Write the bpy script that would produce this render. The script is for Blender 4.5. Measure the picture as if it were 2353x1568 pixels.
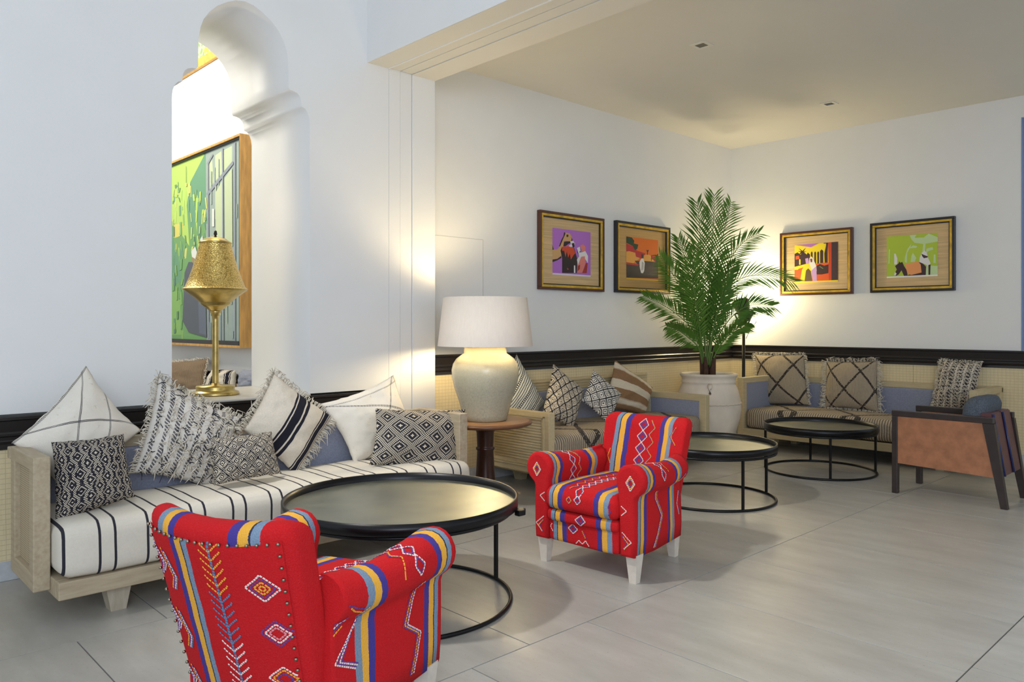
import bpy, bmesh, math, random
from mathutils import Vector, Matrix, noise
from mathutils.bvhtree import BVHTree
PI = math.pi
random.seed(7)
SC = bpy.context.scene
COL = SC.collection
for o in list(bpy.data.objects):
    bpy.data.objects.remove(o)

# ------------------------------------------------------------------ camera
F, CX, CY, H = 1770.0, 1176.5, 745.0, 1.2
YAW = math.radians(46.53)
CC, SS = math.cos(YAW), math.sin(YAW)
cam = bpy.data.objects.new('camera', bpy.data.cameras.new('camera'))
COL.objects.link(cam)
cam.location = (0, 0, H)
cam.rotation_euler = (PI / 2, 0, YAW - PI / 2)
cam.data.sensor_width = 36
cam.data.lens = F / 2353 * 36
cam.data.shift_y = -(784 - CY) / 2353
cam.data.clip_start = 0.05
SC.camera = cam

# ------------------------------------------------------------------ world, lights, exposure
SC.view_settings.view_transform = 'Standard'
SC.view_settings.look = 'None'
SC.view_settings.exposure = 0.52
SC.view_settings.gamma = 1.0
SC.view_settings.use_curve_mapping = False
w = bpy.data.worlds.new('daylight'); SC.world = w; w.use_nodes = True
bg = w.node_tree.nodes['Background']
bg.inputs[0].default_value = (0.80, 0.89, 1.0, 1)
bg.inputs[1].default_value = 0.72

def area(name, loc, target, size, power, col, sy=None):
    l = bpy.data.lights.new(name, 'AREA'); l.energy = power; l.color = col
    l.shape = 'RECTANGLE'; l.size = size; l.size_y = sy or size
    o = bpy.data.objects.new(name, l); COL.objects.link(o); o.location = loc
    o.rotation_euler = (Vector(target) - Vector(loc)).to_track_quat('-Z', 'Y').to_euler()
    return o
def point(name, loc, power, col, r=0.05):
    l = bpy.data.lights.new(name, 'POINT'); l.energy = power; l.color = col; l.shadow_soft_size = r
    o = bpy.data.objects.new(name, l); COL.objects.link(o); o.location = loc
    return o
# daylight from the hall windows behind and left of the camera
area('hall_window_light', (-1.4, -2.2, 2.3), (4.8, 3.4, 1.2), 2.4, 84, (0.80, 0.89, 1.0), 1.8)
# hall ceiling light on the near side of the arch wall
l_ = bpy.data.lights.new('hall_ceiling_spot', 'SPOT'); l_.energy = 230; l_.color = (1.0, .97, .92); l_.spot_size = math.radians(58); l_.spot_blend = .6; l_.shadow_soft_size = .12
o_ = bpy.data.objects.new('hall_ceiling_spot', l_); COL.objects.link(o_); o_.location = (.4, 3.2, 4.1)
o_.rotation_euler = (Vector((2.9, 2.2, 0)) - Vector(o_.location)).to_track_quat('-Z', 'Y').to_euler()
# added fill light inside the alcove's unseen right end, no real source there
area('alcove_fill_light', (5.4, -2.6, 2.0), (5.4, 3.5, 1.2), 3.0, 16, (0.93, 0.96, 1.0), 2.2)
# room behind the arch
area('back_room_light', (0.9, 7.0, 3.9), (2.7, 6.6, 2.4), 1.2, 70, (1.0, 0.94, 0.82))

# ------------------------------------------------------------------ unprojection (pixel of the photograph -> point on a real plane)
def ray(px, py):
    k = (px - CX) / F
    return Vector((CC + SS * k, SS - CC * k, -(py - CY) / F))
def UD(px, py, d): return Vector((0, 0, H)) + ray(px, py) * d
def UP(px, py, p, n):
    r = ray(px, py); o = Vector((0, 0, H)); n = Vector(n)
    return o + r * ((Vector(p) - o).dot(n) / r.dot(n))

# ------------------------------------------------------------------ node helpers
def new_mat(name):
    m = bpy.data.materials.new(name); m.use_nodes = True
    nt = m.node_tree; b = nt.nodes['Principled BSDF']
    return m, nt, b
class X:
    """tiny expression wrapper over shader math nodes"""
    nt = None
    def __init__(s, v): s.v = v
    @staticmethod
    def op(o, *a, clamp=False):
        n = X.nt.nodes.new('ShaderNodeMath'); n.operation = o; n.use_clamp = clamp
        for i, t in enumerate(a):
            if isinstance(t, X): t = t.v
            if isinstance(t, (int, float)): n.inputs[i].default_value = t
            else: X.nt.links.new(t, n.inputs[i])
        return X(n.outputs[0])
    def __add__(s, o): return X.op('ADD', s, o)
    __radd__ = __add__
    def __sub__(s, o): return X.op('SUBTRACT', s, o)
    def __rsub__(s, o): return X.op('SUBTRACT', o, s)
    def __mul__(s, o): return X.op('MULTIPLY', s, o)
    __rmul__ = __mul__
    def __truediv__(s, o): return X.op('DIVIDE', s, o)
    def lt(s, o): return X.op('LESS_THAN', s, o)
    def gt(s, o): return X.op('GREATER_THAN', s, o)
    def fract(s): return X.op('FRACT', s)
    def floor(s): return X.op('FLOOR', s)
    def abs(s): return X.op('ABSOLUTE', s)
    def max(s, o): return X.op('MAXIMUM', s, o)
    def min(s, o): return X.op('MINIMUM', s, o)
    def sin(s): return X.op('SINE', s)
def coords(nt, kind='Object'):
    X.nt = nt
    t = nt.nodes.new('ShaderNodeTexCoord'); sp = nt.nodes.new('ShaderNodeSeparateXYZ')
    nt.links.new(t.outputs[kind], sp.inputs[0])
    return t.outputs[kind], X(sp.outputs[0]), X(sp.outputs[1]), X(sp.outputs[2])
def nz(nt, vec, scale, detail=3, stretch=None, rough=0.5):
    n = nt.nodes.new('ShaderNodeTexNoise'); n.inputs['Scale'].default_value = scale
    n.inputs['Detail'].default_value = detail; n.inputs['Roughness'].default_value = rough
    if stretch:
        mp = nt.nodes.new('ShaderNodeMapping'); mp.inputs['Scale'].default_value = stretch
        nt.links.new(vec, mp.inputs[0]); vec = mp.outputs[0]
    nt.links.new(vec, n.inputs['Vector'])
    return X(n.outputs[0])
def mixc(nt, f, a, b):
    n = nt.nodes.new('ShaderNodeMix'); n.data_type = 'RGBA'
    f = f.v if isinstance(f, X) else f
    if isinstance(f, (int, float)): n.inputs[0].default_value = f
    else: nt.links.new(f, n.inputs[0])
    for i, c in ((6, a), (7, b)):
        if isinstance(c, (tuple, list)): n.inputs[i].default_value = (*c, 1)
        else: nt.links.new(c, n.inputs[i])
    return n.outputs[2]
def bump(nt, b, h, strength=0.3, dist=0.002):
    n = nt.nodes.new('ShaderNodeBump'); n.inputs['Strength'].default_value = strength
    n.inputs['Distance'].default_value = dist
    nt.links.new(h.v if isinstance(h, X) else h, n.inputs['Height'])
    nt.links.new(n.outputs[0], b.inputs['Normal'])
def put(nt, b, c):
    if isinstance(c, (tuple, list)): b.inputs['Base Color'].default_value = (*c, 1)
    else: nt.links.new(c, b.inputs['Base Color'])
def srgb(r, g, b):
    f = lambda c: (c / 255) / 12.92 if c <= 10 else ((c / 255 + .055) / 1.055) ** 2.4
    return (f(r), f(g), f(b))

def plain(name, col, rough=0.6, metal=0.0, var=0.0, scale=8, bmp=0.0, bscale=60, stretch=None, spec=None, col2=None):
    m, nt, b = new_mat(name)
    b.inputs['Roughness'].default_value = rough; b.inputs['Metallic'].default_value = metal
    if spec is not None: b.inputs['Specular IOR Level'].default_value = spec
    vec, x, y, z = coords(nt)
    if var or col2:
        c2 = col2 or tuple(max(0, c * (1 - var)) for c in col)
        f = (nz(nt, vec, scale, 5, stretch) - 0.35) * 3.0
        put(nt, b, mixc(nt, X.op('MINIMUM', X.op('MAXIMUM', f, 0), 1), col, c2))
    else:
        n = (nz(nt, vec, 5, 2) - .5) * .04 + .02
        put(nt, b, mixc(nt, X.op('MAXIMUM', n, 0), col, (0, 0, 0)))
    if bmp: bump(nt, b, nz(nt, vec, bscale, 3, stretch), bmp)
    return m

M = {}
M['wall'] = plain('white_plaster', (0.83, 0.83, 0.82), 0.55, bmp=0.06, bscale=9)
M['ceiling'] = plain('ceiling_paint', (0.70, 0.69, 0.64), 0.8)
M['beam'] = plain('beam_paint', (0.74, 0.72, 0.66), 0.6)
M['black_rail'] = plain('black_lacquered_wood', (0.016, 0.013, 0.013), 0.3, bmp=0.03, bscale=20)
M['stone'] = plain('skirting_stone', (0.52, 0.54, 0.56), 0.6, var=.15, scale=30)
M['sill'] = plain('sill_stone', (0.68, 0.64, 0.58), 0.35, var=.1)
M['grout'] = plain('floor_grout', (0.17, 0.16, 0.15), 0.9)
M['black_metal'] = plain('black_metal', (0.012, 0.012, 0.014), 0.32, 0.6, bmp=.05)
M['dark_metal'] = plain('dark_lamp_metal', (0.03, 0.028, 0.025), 0.4, 0.7)
M['brass'] = plain('aged_brass', (0.66, 0.49, 0.17), 0.28, 1.0, var=.45, scale=14)
M['white_leg'] = plain('white_painted_wood', (0.70, 0.63, 0.55), 0.5, var=.12, scale=30)
M['dark_wood'] = plain('dark_red_brown_wood', (0.045, 0.014, 0.008), 0.28, var=.3, scale=5, stretch=(8, 8, 1))
M['espresso'] = plain('espresso_wood', (0.035, 0.024, 0.022), 0.4, var=.3, scale=12)
M['blue_cloth'] = plain('grey_blue_upholstery', (0.30, 0.32, 0.42), 0.9, var=.2, scale=120, bmp=.3, bscale=400)
M['grey_wool'] = plain('grey_blue_wool', (0.11, 0.13, 0.165), 0.95, var=.5, scale=130, bmp=.8, bscale=260)
M['leather'] = plain('tan_leather', (0.40, 0.165, 0.078), 0.5, var=.3, scale=16, bmp=.15, bscale=150)
M['leather_dark'] = plain('oxblood_leather', (0.13, 0.045, 0.05), 0.45, var=.3, scale=9)
M['pot'] = plain('whitewashed_clay', (0.86, 0.75, 0.62), 0.8, var=.22, scale=4, bmp=.3, bscale=30)
M['soil'] = plain('soil', (0.05, 0.03, 0.02), 0.95, var=.5, scale=40)
M['bark'] = plain('palm_bark', (0.10, 0.045, 0.025), 0.85, var=.6, scale=20, stretch=(6, 6, 1), bmp=.8, bscale=40)
M['stalk'] = plain('palm_stalk', (0.14, 0.24, 0.05), 0.5)
M['table_top_wood'] = plain('honey_table_wood', (0.42, 0.21, 0.08), 0.3, var=.35, scale=5, stretch=(1, 9, 1))
M['frame_wood'] = plain('oak_frame', (0.66, 0.36, 0.10), 0.45, var=.35, scale=6, stretch=(6, 6, 1))
M['brown_frame'] = plain('dark_brown_frame', (0.09, 0.028, 0.014), 0.35)
M['black_frame'] = plain('black_frame', (0.016, 0.015, 0.02), 0.35)
M['gilt'] = plain('gilt_moulding', (0.80, 0.50, 0.05), 0.4, 0.3, var=.4, scale=20)
M['nail'] = plain('nail_head_metal', (0.30, 0.28, 0.22), 0.2, 1.0)
M['seam'] = plain('seam_shadow', (0.55, 0.55, 0.53), .8)

def leaf_mat():
    m, nt, b = new_mat('palm_leaf')
    vec, x, y, z = coords(nt)
    oi = nt.nodes.new('ShaderNodeObjectInfo')
    f = nz(nt, vec, 6, 2) * .8 + X(oi.outputs['Random']) * .5 - .1
    put(nt, b, mixc(nt, f, (0.03, 0.12, 0.018), (0.15, 0.30, 0.035)))
    b.inputs['Roughness'].default_value = .45
    return m
M['leaf'] = leaf_mat()

def wood_mat(name, a, c, ax=0):
    m, nt, b = new_mat(name)
    vec, x, y, z = coords(nt)
    st = [9, 9, 9]; st[ax] = 1.0
    n1 = nz(nt, vec, 6, 6, tuple(st), .65); n2 = nz(nt, vec, 3, 2)
    f = X.op('MULTIPLY_ADD', n1, 1.8, -0.55, clamp=True) * .7 + n2 * .25
    put(nt, b, mixc(nt, f, a, c)); b.inputs['Roughness'].default_value = .62
    bump(nt, b, n1, .25)
    return m
M['wood_x'] = wood_mat('limed_wood_length', (0.52, 0.44, 0.31), (0.27, 0.19, 0.11), 0)
M['wood_y'] = wood_mat('limed_wood_depth', (0.52, 0.44, 0.31), (0.27, 0.19, 0.11), 1)
M['wood_z'] = wood_mat('limed_wood_upright', (0.55, 0.50, 0.40), (0.31, 0.24, 0.16), 2)
M['pale_x'] = wood_mat('pale_wood_length', (0.62, 0.52, 0.32), (0.42, 0.32, 0.17), 0)
M['pale_y'] = wood_mat('pale_wood_depth', (0.62, 0.52, 0.32), (0.42, 0.32, 0.17), 1)
M['pale_z'] = wood_mat('pale_wood_upright', (0.62, 0.54, 0.36), (0.42, 0.34, 0.2), 2)

def tile_mat():
    m, nt, b = new_mat('grey_stone_tile')
    vec, x, y, z = coords(nt)
    oi = nt.nodes.new('ShaderNodeObjectInfo')
    rnd = X(oi.outputs['Random'])
    va = nt.nodes.new('ShaderNodeVectorMath'); va.operation = 'ADD'
    cb = nt.nodes.new('ShaderNodeCombineXYZ'); nt.links.new((rnd * 37).v, cb.inputs[0]); nt.links.new((rnd * 91).v, cb.inputs[1])
    nt.links.new(vec, va.inputs[0]); nt.links.new(cb.outputs[0], va.inputs[1]); v = va.outputs[0]
    n1 = nz(nt, v, 2.2, 6, (3.4, 1, 1), .6); n2 = nz(nt, v, 60, 3, (1, .5, 1)); n3 = nz(nt, v, 130, 1)
    f = X.op('MULTIPLY_ADD', n1, 2.2, -.65, clamp=True)
    c = mixc(nt, f, (0.50, 0.485, 0.445), (0.36, 0.345, 0.31))
    c = mixc(nt, X.op('MULTIPLY_ADD', n2, 1.5, -.45, clamp=True) * .34 + rnd * .10, c, (0.38, 0.35, 0.31))
    c = mixc(nt, n3.gt(.735) * .5, c, (0.13, .12, .11))
    put(nt, b, c)
    b.inputs['Roughness'].default_value = .33
    nt.links.new((n1 * .2 + .22).v, b.inputs['Roughness'])
    bump(nt, b, n2, .08)
    return m
M['tile'] = tile_mat()

def grass_mat():
    m, nt, b = new_mat('woven_grass_panel')
    vec, x, y, z = coords(nt)
    u = x + y
    f = nz(nt, vec, 3, 3)
    lv = ((u * 34 + nz(nt, vec, 2, 1) * .5).fract()).lt(.08); lh = ((z * 42).fract()).lt(.12)
    fine = nz(nt, vec, 160, 1, (1, 1, .1))
    c = mixc(nt, f, (0.84, 0.73, 0.48), (0.74, 0.61, 0.37))
    c = mixc(nt, fine * .3, c, (.38, .28, .12))
    c = mixc(nt, lv.max(lh) * .38, c, (.30, .22, .11))
    put(nt, b, c); b.inputs['Roughness'].default_value = .6
    return m
M['grass'] = grass_mat()

def cane_mat():
    m, nt, b = new_mat('woven_cane')
    vec, x, y, z = coords(nt)
    a = ((y * 110).fract() - .5).abs(); c_ = ((z * 110).fract() - .5).abs()
    hole = a.lt(.3) * c_.lt(.3)
    put(nt, b, mixc(nt, hole * .8, (.52, .42, .27), (.12, .09, .06))); b.inputs['Roughness'].default_value = .7
    return m
M['cane'] = cane_mat()

def kilim(name, axis, centers, width=.083):
    m, nt, b = new_mat(name)
    vec, x, y, z = coords(nt)
    s = (x, y, z)[axis]
    s = s + (nz(nt, vec, 9, 1) - .5) * .012 + (nz(nt, vec, 420, 0) - .5) * .003
    wv = nz(nt, vec, 300, 1); sl = nz(nt, vec, 5, 2)
    col = mixc(nt, sl, (0.61, 0.011, 0.014), (0.46, 0.008, 0.013))
    col = mixc(nt, X.op('MULTIPLY_ADD', wv, 1.0, -.45, clamp=True), col, (.60, .045, .05))
    for i, c in enumerate(centers):
        d = s - c
        sg = 1 if i % 2 == 0 else -1
        a, q = width * .5, width * .17
        yel = d.abs().lt(q)
        left = (d * sg).gt(-a) * (d * sg).lt(-q)
        right = (d * sg).lt(a) * (d * sg).gt(q)
        heath = mixc(nt, wv, (.12, .19, .30), (.28, .36, .46))
        col = mixc(nt, left, col, heath)
        col = mixc(nt, right, col, (.065, .045, .26))
        if i % 2 == 0:
            col = mixc(nt, (d * sg).lt(-q) * (d * sg).gt(-q - a * .13), col, (.03, .04, .09))
        col = mixc(nt, yel, col, mixc(nt, wv, (.90, .46, .06), (.72, .36, .05)))
    put(nt, b, col); b.inputs['Roughness'].default_value = .92
    b.inputs['Specular IOR Level'].default_value = .2
    bump(nt, b, nz(nt, vec, 260, 2), .7, .003)
    return m
M['kilim_back'] = kilim('kilim_inner_back', 0, [-.14, .125])
M['kilim_outer'] = kilim('kilim_outer_back', 0, [.075], .07)
M['kilim_seat'] = kilim('kilim_seat', 0, [-.135, .13])
M['kilim_arm'] = kilim('kilim_arm', 1, [-.245, .06], .078)

def tray_mat(name, warm):
    m, nt, b = new_mat(name)
    vec, x, y, z = coords(nt)
    n = nz(nt, vec, 4, 5, (1, 1, 1), .6); n2 = nz(nt, vec, 16, 3)
    f = X.op('MULTIPLY_ADD', n, 2.2, -.7, clamp=True)
    put(nt, b, mixc(nt, f, (.17, .18, .155), warm)); b.inputs['Metallic'].default_value = .7
    nt.links.new((n2 * .2 + .24).v, b.inputs['Roughness'])
    bump(nt, b, n2, .05, .004)
    return m
M['tray'] = tray_mat('worn_tray_surface', (.33, .325, .24))

def linen_mat():
    m, nt, b = new_mat('linen_shade')
    vec, x, y, z = coords(nt)
    w1 = nz(nt, vec, 90, 2, (1, 1, 9)); w2 = nz(nt, vec, 90, 2, (1, 1, .15))
    put(nt, b, mixc(nt, (w1 + w2) * .5, (.86, .79, .70), (.70, .63, .56)))
    b.inputs['Roughness'].default_value = .9
    tr = nt.nodes.new('ShaderNodeBsdfTranslucent'); tr.inputs[0].default_value = (.75, .6, .45, 1)
    mx = nt.nodes.new('ShaderNodeMixShader'); mx.inputs[0].default_value = .06
    nt.links.new(b.outputs[0], mx.inputs[1]); nt.links.new(tr.outputs[0], mx.inputs[2])
    nt.links.new(mx.outputs[0], nt.nodes['Material Output'].inputs[0])
    return m
M['linen'] = linen_mat()
def jar_mat():
    m, nt, b = new_mat('crackle_glaze')
    vec, x, y, z = coords(nt)
    n = nz(nt, vec, 70, 2); n2 = nz(nt, vec, 3, 2)
    vo = nt.nodes.new('ShaderNodeTexVoronoi'); vo.feature = 'DISTANCE_TO_EDGE'; vo.inputs['Scale'].default_value = 55
    nt.links.new(vec, vo.inputs['Vector'])
    top = X.op('MULTIPLY_ADD', z, 5.5, -1.1, clamp=True)  # paler towards the top: lamp glow painted into the glaze colour
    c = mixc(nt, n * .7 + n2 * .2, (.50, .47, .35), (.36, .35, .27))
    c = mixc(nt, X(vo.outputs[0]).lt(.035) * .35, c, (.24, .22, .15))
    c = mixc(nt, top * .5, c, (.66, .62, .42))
    put(nt, b, c); b.inputs['Roughness'].default_value = .22
    return m
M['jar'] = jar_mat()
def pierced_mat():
    m, nt, b = new_mat('pierced_brass')
    vec, x, y, z = coords(nt)
    vo = nt.nodes.new('ShaderNodeTexVoronoi'); vo.inputs['Scale'].default_value = 95
    vo.feature = 'DISTANCE_TO_EDGE'; nt.links.new(vec, vo.inputs['Vector'])
    e = X(vo.outputs[0]).lt(.10)
    put(nt, b, mixc(nt, e * .75, (.85, .62, .20), (.30, .18, .04))); b.inputs['Metallic'].default_value = .85
    b.inputs['Roughness'].default_value = .3
    bump(nt, b, X(vo.outputs[0]), .6, .004)
    return m
M['pierced'] = pierced_mat()
def frieze_mat():
    m, nt, b = new_mat('painted_frieze')
    vec, x, y, z = coords(nt)
    vo = nt.nodes.new('ShaderNodeTexVoronoi'); vo.inputs['Scale'].default_value = 9; nt.links.new(vec, vo.inputs['Vector'])
    d = X(vo.outputs['Distance'])
    n = nz(nt, vec, 22, 2)
    c = mixc(nt, n.gt(.52), (.46, .50, .33), (.20, .36, .08))
    c = mixc(nt, d.lt(.28), c, (.80, .48, .06))
    put(nt, b, c); b.inputs['Roughness'].default_value = .6
    return m
M['frieze'] = frieze_mat()
M['orange_band'] = plain('orange_gilt_band', (.80, .44, .08), .5, var=.3, scale=20)

# textiles with their own weave (u, v of the cover)
def textile(name, fn, rough=.95, bs=260, uvk='UV'):
    m, nt, b = new_mat(name)
    X.nt = nt
    t = nt.nodes.new('ShaderNodeTexCoord'); sp = nt.nodes.new('ShaderNodeSeparateXYZ')
    nt.links.new(t.outputs[uvk], sp.inputs[0])
    vec = t.outputs['Object']
    col = fn(nt, vec, X(sp.outputs[0]), X(sp.outputs[1]))
    put(nt, b, col); b.inputs['Roughness'].default_value = rough
    b.inputs['Specular IOR Level'].default_value = .15
    bump(nt, b, nz(nt, vec, bs, 2), .7, .003)
    return m
CREAM = (.66, .59, .47); INK = (.018, .018, .028); WHITE = (.78, .74, .67)
def q(t, n): return (t * n).floor() / n
def rings(nx, ny, cu, cv, ink, light=CREAM, wob=.05, skew=0.0, speck=True):
    def fn(nt, vec, u, v):
        u = u + (nz(nt, vec, 4, 1) - .5) * wob + v * skew; v = v + (nz(nt, vec, 5, 1) - .5) * wob
        u = q(u, cu); v = q(v, cv)
        a = ((u * nx).fract() - .5).abs() * 2; c = ((v * ny).fract() - .5).abs() * 2
        s = a + c; t = s.min(2 - s)
        k = None
        for lo, hi in ink:
            b_ = t.gt(lo) * t.lt(hi); k = b_ if k is None else k.max(b_)
        c = mixc(nt, k, light, INK)
        return mixc(nt, nz(nt, vec, 320, 1).gt(.64) * .45, c, (.30, .27, .22)) if speck else c
    return fn
lozenge = rings(4.2, 3.1, 84, 62, [(.13, .47), (.58, .74), (.83, .97)], wob=.06)
lozenge_small = rings(5.0, 5.0, 88, 80, [(.15, .52), (.62, .82), (.92, 1.1)], wob=.09)
ikat_a = rings(5.0, 3.6, 96, 76, [(-1, .13), (.30, .50), (.64, .78), (.88, 1.1)])
ikat_b = rings(5.0, 4.6, 96, 96, [(-1, .16), (.36, .46), (.62, .70), (.84, 1.1)], wob=.07)
lattice = rings(3.8, 3.8, 84, 84, [(-1, .16), (.46, .62), (.86, 1.1)], WHITE, .05, .1)
def seam_cloth(lines):
    def fn(nt, vec, u, v):
        wob = (nz(nt, vec, 5, 2) - .5) * .045
        l = None
        for fn_, w in lines:
            d = (fn_(u, v) + wob).abs(); k = d.lt(w + .005) * d.gt(.003)
            l = k if l is None else l.max(k)
        st = ((u + v) * 55).fract().gt(.3).max(((u - v) * 55).fract().gt(.6))
        c = mixc(nt, nz(nt, vec, 14, 3), (.84, .79, .71), (.74, .68, .58))
        c = mixc(nt, nz(nt, vec, 45, 3).gt(.68) * .5, c, (.60, .52, .40))
        return mixc(nt, l * st, c, INK)
    return fn
seams_a = seam_cloth([(lambda u, v: u + v - 1.13, .008), (lambda u, v: u - v + .10, .008), (lambda u, v: u - v - .36, .008), (lambda u, v: v - .975, .006)])
seams_b = seam_cloth([(lambda u, v: v - .90, .003), (lambda u, v: u - v * .75 - .20, .006), (lambda u, v: v + u * .42 - .93, .006), (lambda u, v: u - .97, .004)])
def bands(nt, vec, u, v):
    u = u + (nz(nt, vec, 3, 1) - .5) * .05
    def bd(a, b): return u.gt(a) * u.lt(b)
    ink = bd(.40, .425).max(bd(.44, .54)).max(bd(.56, .60)).max(bd(.80, .82)).max(bd(.835, .91)).max(bd(.925, .94))
    c = mixc(nt, nz(nt, vec, 150, 2), (.72, .66, .56), (.55, .49, .41))
    return mixc(nt, ink, c, INK)
def shaggy(nt, vec, u, v):
    u = u + (nz(nt, vec, 18, 2) - .5) * .05
    f = (u * 9).fract()
    tw = ((v * 30 + f * 2.0).fract()).lt(.62)
    ink = f.gt(.52) * f.lt(.95) * tw
    return mixc(nt, ink * .9, (.70, .66, .60), (.07, .065, .085))
def diagonal(nt, vec, u, v):
    s = u * 1 + (nz(nt, vec, 4, 1) - .5) * .03
    f = (s * 24).fract(); ink = f.gt(.62)
    g = (s * 4).fract(); band = g.lt(.10); dash = (v * 30).fract().lt(.5)
    c = mixc(nt, ink, (.62, .62, .56), (.09, .10, .10))
    return mixc(nt, band, c, mixc(nt, dash, (.70, .68, .62), INK))
def brown(nt, vec, u, v):
    v = v + (nz(nt, vec, 3, 1) - .5) * .04 + (nz(nt, vec, 40, 1) - .5) * .015
    def bd(a, b): return v.gt(a) * v.lt(b)
    k = bd(.0, .12).max(bd(.26, .44)).max(bd(.60, .78)).max(bd(.93, 1))
    k2 = bd(.235, .26).max(bd(.78, .80)).max(bd(.12, .14))
    f = nz(nt, vec, 120, 2)
    c = mixc(nt, f, (.72, .63, .50), (.60, .51, .38))
    c = mixc(nt, k, c, mixc(nt, f, (.33, .19, .10), (.22, .12, .06)))
    return mixc(nt, k2 * .6, c, (.40, .25, .13))
def rug(sc=1.0, ang=0):
    def fn(nt, vec, u, v):
        n = nz(nt, vec, 9, 1) * .06
        f = ((u * 46 + n * 12).fract()).gt(.55)
        a = ((u * 1.9 * sc + v * 1.5 + n).fract() - .5).abs(); c_ = ((u * 1.9 * sc - v * 1.5 + n + .25).fract() - .5).abs()
        brk = nz(nt, vec, 90, 2).gt(.38)
        ln = (a.lt(.042)).max(c_.lt(.042)) * brk
        c = mixc(nt, f, (.50, .41, .29), (.13, .10, .075))
        c = mixc(nt, nz(nt, vec, 60, 2) * .22, c, (.62, .54, .44))
        return mixc(nt, ln * .93, c, (.022, .018, .02))
    return fn
def braid(nt, vec, u, v):
    u = u + (nz(nt, vec, 10, 1) - .5) * .03
    g = (u * 6).fract(); h = ((v * 16 + (g * 1.0)).fract() - .5).abs() * 2
    zig = ((g - .5).abs() * 2 - h).abs().lt(.25)
    edge = g.lt(.12).max(g.gt(.9))
    c = mixc(nt, zig, (.08, .07, .07), (.62, .55, .44))
    return mixc(nt, edge, c, (.66, .58, .48))
def tanweave(nt, vec, u, v):
    f = (u * 40).fract().gt(.5)
    return mixc(nt, f, (.28, .20, .13), (.17, .12, .08))
def greyblue(nt, vec, u, v): return mixc(nt, nz(nt, vec, 100, 2), (.34, .36, .42), (.22, .23, .29))
T = {
 'lozenge': textile('cloth_lozenge', lozenge), 'lozenge2': textile('cloth_lozenge_small', lozenge_small), 'ikat': textile('cloth_ikat', ikat_a),
 'ikat_fine': textile('cloth_ikat_fine', ikat_b), 'lattice': textile('cloth_lattice', lattice),
 'seams': textile('cloth_seamed', seams_a), 'seams2': textile('cloth_seamed_right', seams_b), 'bands': textile('cloth_banded', bands), 'shaggy': textile('cloth_shaggy', shaggy),
 'diagonal': textile('cloth_diagonal', diagonal), 'brown': textile('cloth_brown', brown), 'rug': textile('cloth_rug', rug()),
 'braid': textile('cloth_braid', braid), 'tan': textile('cloth_tan', tanweave), 'grey': textile('cloth_grey', greyblue),
}
M['cream_thread'] = plain('cream_thread', (.74, .68, .57), .95)
M['ink_thread'] = plain('black_thread', (.02, .02, .03), .95)

def stripes_mat():
    m, nt, b = new_mat('cream_striped_cloth')
    vec, x, y, z = coords(nt)
    s = x + (nz(nt, vec, 3, 1) - .5) * .016 - .004
    f = (s / .183).fract()
    ink = (f - .109).abs().lt(.027).max((f - .426).abs().lt(.027))
    c = mixc(nt, nz(nt, vec, 120, 2), (.72, .67, .58), (.64, .59, .50))
    put(nt, b, mixc(nt, ink, c, INK)); b.inputs['Roughness'].default_value = .9
    bump(nt, b, nz(nt, vec, 300, 2), .4, .002)
    return m
M['stripes'] = stripes_mat()
def rugseat(name):
    m, nt, b = new_mat(name)
    vec, x, y, z = coords(nt)
    col = rug(.9)(nt, vec, x, (y - z))
    put(nt, b, col); b.inputs['Roughness'].default_value = .95
    bump(nt, b, nz(nt, vec, 90, 3), 1.0, .01)
    return m
M['rugseat'] = rugseat('flatweave_rug_cover')

# ------------------------------------------------------------------ mesh helpers
def mesh_obj(name, bm, mat, parent=None, smooth=False, mats=None):
    me = bpy.data.meshes.new(name); bm.to_mesh(me); bm.free()
    for k in (mats or [mat]): me.materials.append(k)
    if smooth:
        for p in me.polygons: p.use_smooth = True
    o = bpy.data.objects.new(name, me); COL.objects.link(o)
    if parent: o.parent = parent
    return o
def tag(o, label=None, cat=None, group=None, kind=None):
    if label: o['label'] = label
    if cat: o['category'] = cat
    if group: o['group'] = group
    if kind: o['kind'] = kind
    return o
def thing(name, label, cat, loc=(0, 0, 0), rz=0, group=None):
    o = bpy.data.objects.new(name, None); COL.objects.link(o)
    o.empty_display_size = .1
    o.location = loc; o.rotation_euler = (0, 0, rz)
    return tag(o, label, cat, group)
def box(bm, a, b, bev=0.0, mi=0, seg=2):
    a, b = Vector(a), Vector(b)
    r = bmesh.ops.create_cube(bm, size=1.0)
    vs = r['verts']
    for v in vs:
        v.co = Vector((a[i] + (b[i] - a[i]) * (v.co[i] + .5) for i in range(3)))
    fs = list({f for v in vs for f in v.link_faces})
    for f in fs: f.material_index = mi
    if bev:
        es = list({e for v in vs for e in v.link_edges})
        bmesh.ops.bevel(bm, geom=es, offset=bev, segments=seg, affect='EDGES', profile=.5)
def bx(name, a, b, mat, parent=None, bev=0.0, smooth=False):
    bm = bmesh.new(); box(bm, a, b, bev); return mesh_obj(name, bm, mat, parent, smooth)
def lathe(bm, prof, c=(0, 0, 0), seg=48, mi=0):
    c = Vector(c); rings = []
    for r, z in prof:
        if r < 1e-5: rings.append([bm.verts.new(c + Vector((0, 0, z)))])
        else: rings.append([bm.verts.new(c + Vector((r * math.cos(2 * PI * i / seg), r * math.sin(2 * PI * i / seg), z))) for i in range(seg)])
    for A, B in zip(rings, rings[1:]):
        for i in range(seg):
            j = (i + 1) % seg
            if len(A) == 1 and len(B) == 1: continue
            if len(A) == 1: f = bm.faces.new((A[0], B[j], B[i]))
            elif len(B) == 1: f = bm.faces.new((A[i], A[j], B[0]))
            else: f = bm.faces.new((A[i], A[j], B[j], B[i]))
            f.material_index = mi; f.smooth = True
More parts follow.
